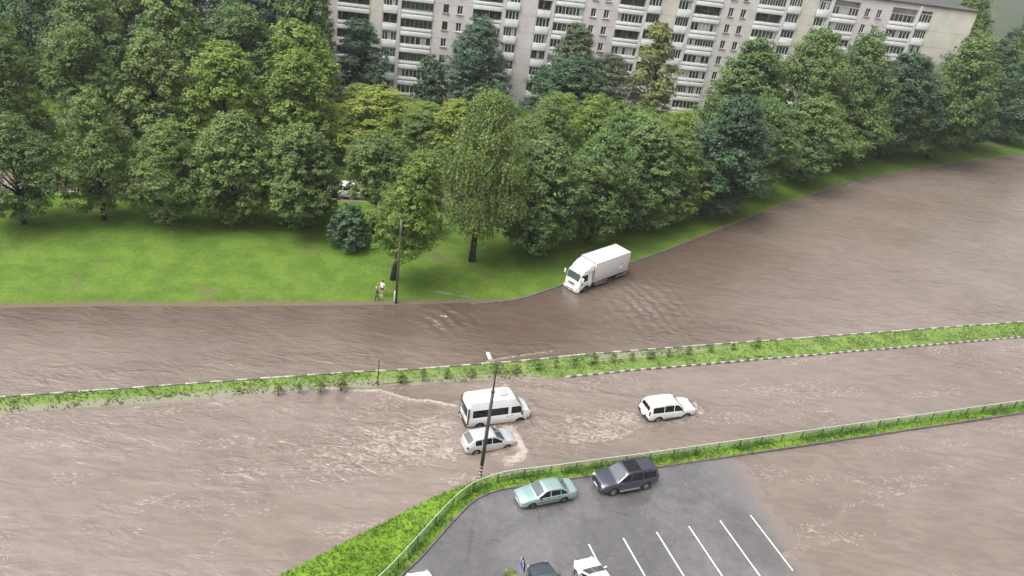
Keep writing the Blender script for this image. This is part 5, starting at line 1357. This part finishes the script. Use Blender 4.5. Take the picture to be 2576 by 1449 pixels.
# ------------------------------------------------------------------ people
def person(label, loc, hd, h, P, wear, hair, seed=0):
    """P: joint dict at 1.75 m; one skinned surface, coloured by what covers each limb"""
    r_ = empty('person', loc, math.radians(hd), label, 'person')
    names = list(P); idx = {n: i for i, n in enumerate(names)}
    rad = dict(pelvis=.135, spine=.125, chest=.15, neck=.055, chin=.075, head=.10, nose=.018, shL=.075, shR=.075, elL=.047, elR=.047, wrL=.032, wrR=.032, paL=.036, paR=.036,
               hiL=.10, hiR=.10, knL=.065, knR=.065, anL=.045, anR=.045, toL=.035, toR=.035, earL=.02, earR=.02)
    E = [('pelvis', 'spine'), ('spine', 'chest'), ('chest', 'neck'), ('neck', 'chin'), ('chin', 'head'), ('chin', 'nose'), ('head', 'earL'), ('head', 'earR')]
    for s in 'LR':
        E += [('chest', 'sh' + s), ('sh' + s, 'el' + s), ('el' + s, 'wr' + s), ('wr' + s, 'pa' + s), ('pelvis', 'hi' + s), ('hi' + s, 'kn' + s), ('kn' + s, 'an' + s), ('an' + s, 'to' + s)]
    k = h / 1.75
    V = [Vector(P[n]) * k for n in names]; R = [rad[n] * k for n in names]; EE = [(idx[a], idx[b]) for a, b in E]; cov = {}
    for s in 'LR':                                    # palm, four fingers and a thumb
        pa, wr = Vector(P['pa' + s]), Vector(P['wr' + s]); d = (pa - wr).normalized(); sd_ = d.cross(Vector((0, 1, 0))).normalized()
        for j, (o, ln) in enumerate(((-.03, .055), (-.01, .07), (.01, .068), (.03, .05), (.045, .03))):
            a = pa + sd_ * o + d * (0.03 if j < 4 else -0.02); b = a + d * ln + sd_ * (0.0 if j < 4 else 0.03) + Vector((0.012, 0, 0))
            i0 = len(V); V += [a * k, b * k]; R += [.010 * k, .008 * k]; EE += [(idx['pa' + s], i0), (i0, i0 + 1)]
    me = bpy.data.meshes.new('skel'); me.from_pydata(V, EE, [])
    o = bpy.data.objects.new('skel', me); COL.objects.link(o)
    m = o.modifiers.new('s', 'SKIN'); m.use_smooth_shade = True
    for i, sv in enumerate(me.skin_vertices[0].data): sv.radius = (R[i], R[i]); sv.use_root = (i == idx['pelvis'])
    sb = o.modifiers.new('u', 'SUBSURF'); sb.levels = 1; sb.render_levels = 1
    dg = bpy.context.evaluated_depsgraph_get(); ev = o.evaluated_get(dg)
    nm = bpy.data.meshes.new_from_object(ev); bpy.data.objects.remove(o)
    nm.materials.clear(); ml = []
    seg = [(idx[a], idx[b], a, b) for a, b in E]
    def cover(a, b, t):
        if a in ('neck', 'chin', 'head') or b in ('nose',): return 'skin'
        if a in ('pelvis',) and b == 'spine': return 'bottom' if t < 0.35 else 'top'
        if a in ('spine', 'chest') : return 'top' if not (b == 'neck' and t > 0.65) else 'skin'
        if a[:2] == 'sh': return 'sleeve' if t < wear.get('sleeve_t', 0.6) else wear.get('arm', 'skin')
        if a[:2] == 'el' : return wear.get('fore', 'skin')
        if a[:2] == 'wr': return 'skin'
        if a == 'pelvis' or (a[:2] == 'hi' and t < wear.get('leg_t', 0.75)): return 'bottom'
        if a[:2] in ('hi', 'kn'): return wear.get('shin', 'skin')
        return 'shoe'
    keys = ['skin', 'top', 'sleeve', 'bottom', 'shoe']
    for q_ in keys: nm.materials.append(wear[q_])
    for p in nm.polygons:
        c = p.center; best = None
        for i, j, a, b in seg:
            ab = V[j] - V[i]; t = max(0, min(1, (c - V[i]).dot(ab) / ab.length_squared)); d = (c - V[i] - ab * t).length - R[i] * (1 - t) - R[j] * t
            if best is None or d < best[0]: best = (d, a, b, t)
        kk = cover(*best[1:]); p.material_index = keys.index(kk); p.use_smooth = True
    link('body', nm, r_)
    hv = Vector(P['head']) * k
    bm = bmesh.new(); bmesh.ops.create_uvsphere(bm, u_segments=14, v_segments=10, radius=0.118 * k)
    for v in list(bm.verts):
        if v.co.x > 0.035 * k and v.co.z < 0.03 * k: v.co.x *= 0.4; 
        if v.co.z < -0.06 * k: v.co *= 0.8
    bmesh.ops.translate(bm, vec=hv + Vector((-0.018, 0, 0.025)) * k, verts=bm.verts); bobj('hair', bm, hair, r_, 80)
    for sg in (-1, 1):
        bm = bmesh.new(); bmesh.ops.create_uvsphere(bm, u_segments=8, v_segments=6, radius=0.012 * k); bmesh.ops.translate(bm, vec=hv + Vector((0.098, sg * 0.035, -0.02)) * k, verts=bm.verts); bobj('eye', bm, TRIM, r_)
    return r_
SKIN = mat('skin', (0.50, 0.33, 0.25), 0.5)
base = dict(pelvis=(0, 0, .95), spine=(0.0, 0, 1.13), chest=(0.01, 0, 1.34), neck=(0.02, 0, 1.50), chin=(0.04, 0, 1.575), head=(0.035, 0, 1.66), nose=(0.125, 0, 1.60), earL=(0.02, .10, 1.62), earR=(0.02, -.10, 1.62),
            shL=(0, .18, 1.41), shR=(0, -.18, 1.41), elL=(-.06, .24, 1.14), elR=(-.03, -.24, 1.14), wrL=(0.03, .25, .90), wrR=(0.1, -.24, .92), paL=(0.05, .25, .83), paR=(0.14, -.235, .86),
            hiL=(0, .10, .90), hiR=(0, -.10, .90), knL=(.06, .11, .50), knR=(0.0, -.11, .49), anL=(-.02, .11, .08), anR=(-.08, -.11, .09), toL=(.12, .12, .03), toR=(.06, -.12, .03))
wt = mat('white_shirt', (0.78, 0.78, 0.74), 0.8); dk = mat('dark_cloth', (0.018, 0.018, 0.02), 0.8); bl_ = mat('black_cloth', (0.014, 0.014, 0.016), 0.8)
person('person in a white shirt and dark shorts standing by the concrete pole on the lawn', (-12.75, 66.35, 0.08), 245, 1.78, base,
       dict(skin=SKIN, top=wt, sleeve=wt, bottom=dk, shoe=wt, leg_t=0.45), mat('hair_dark', (0.03, 0.02, 0.015), 0.6))
st = dict(base); st.update(knL=(.16, .10, .52), anL=(.20, .10, .09), toL=(.34, .11, .04), knR=(-.05, -.10, .50), anR=(-.28, -.10, .13), toR=(-.17, -.11, .04), elL=(-.12, .22, 1.16), wrL=(-.02, .22, .93), paL=(.02, .22, .86),
          elR=(.06, -.22, 1.15), wrR=(.22, -.20, 1.0), paR=(.29, -.19, .96), chest=(.05, 0, 1.33), neck=(.08, 0, 1.48), chin=(.11, 0, 1.55), head=(.11, 0, 1.63), nose=(.20, 0, 1.57), earL=(.09, .10, 1.60), earR=(.09, -.10, 1.60), shL=(.05, .17, 1.39), shR=(.05, -.17, 1.39))
gt = mat('grey_top', (0.06, 0.065, 0.06), 0.8)
person('fair-haired person in black trousers striding in front of the white shirt', (-13.05, 65.35, 0.05), 200, 1.62, st,
       dict(skin=SKIN, top=gt, sleeve=gt, bottom=bl_, shoe=bl_, leg_t=2.0, sleeve_t=2, fore='sleeve', shin='bottom'), mat('hair_fair', (0.52, 0.44, 0.32), 0.6))

# ------------------------------------------------------------------ rain haze in the air
bm = bmesh.new(); box(bm, (0, 350, 35), (1400, 900, 75)); hz = bobj('haze', bm, [])
hm = bpy.data.materials.new('haze'); hm.use_nodes = True; ht = hm.node_tree; ht.nodes.clear()
ho = ht.nodes.new('ShaderNodeOutputMaterial'); pv = ht.nodes.new('ShaderNodeVolumePrincipled')
pv.inputs['Color'].default_value = (0.92, 0.95, 1.0, 1); pv.inputs['Density'].default_value = 0.00025; pv.inputs['Anisotropy'].default_value = 0.2
ht.links.new(pv.outputs[0], ho.inputs['Volume']); hz.data.materials.append(hm); tag(hz, kind='stuff')
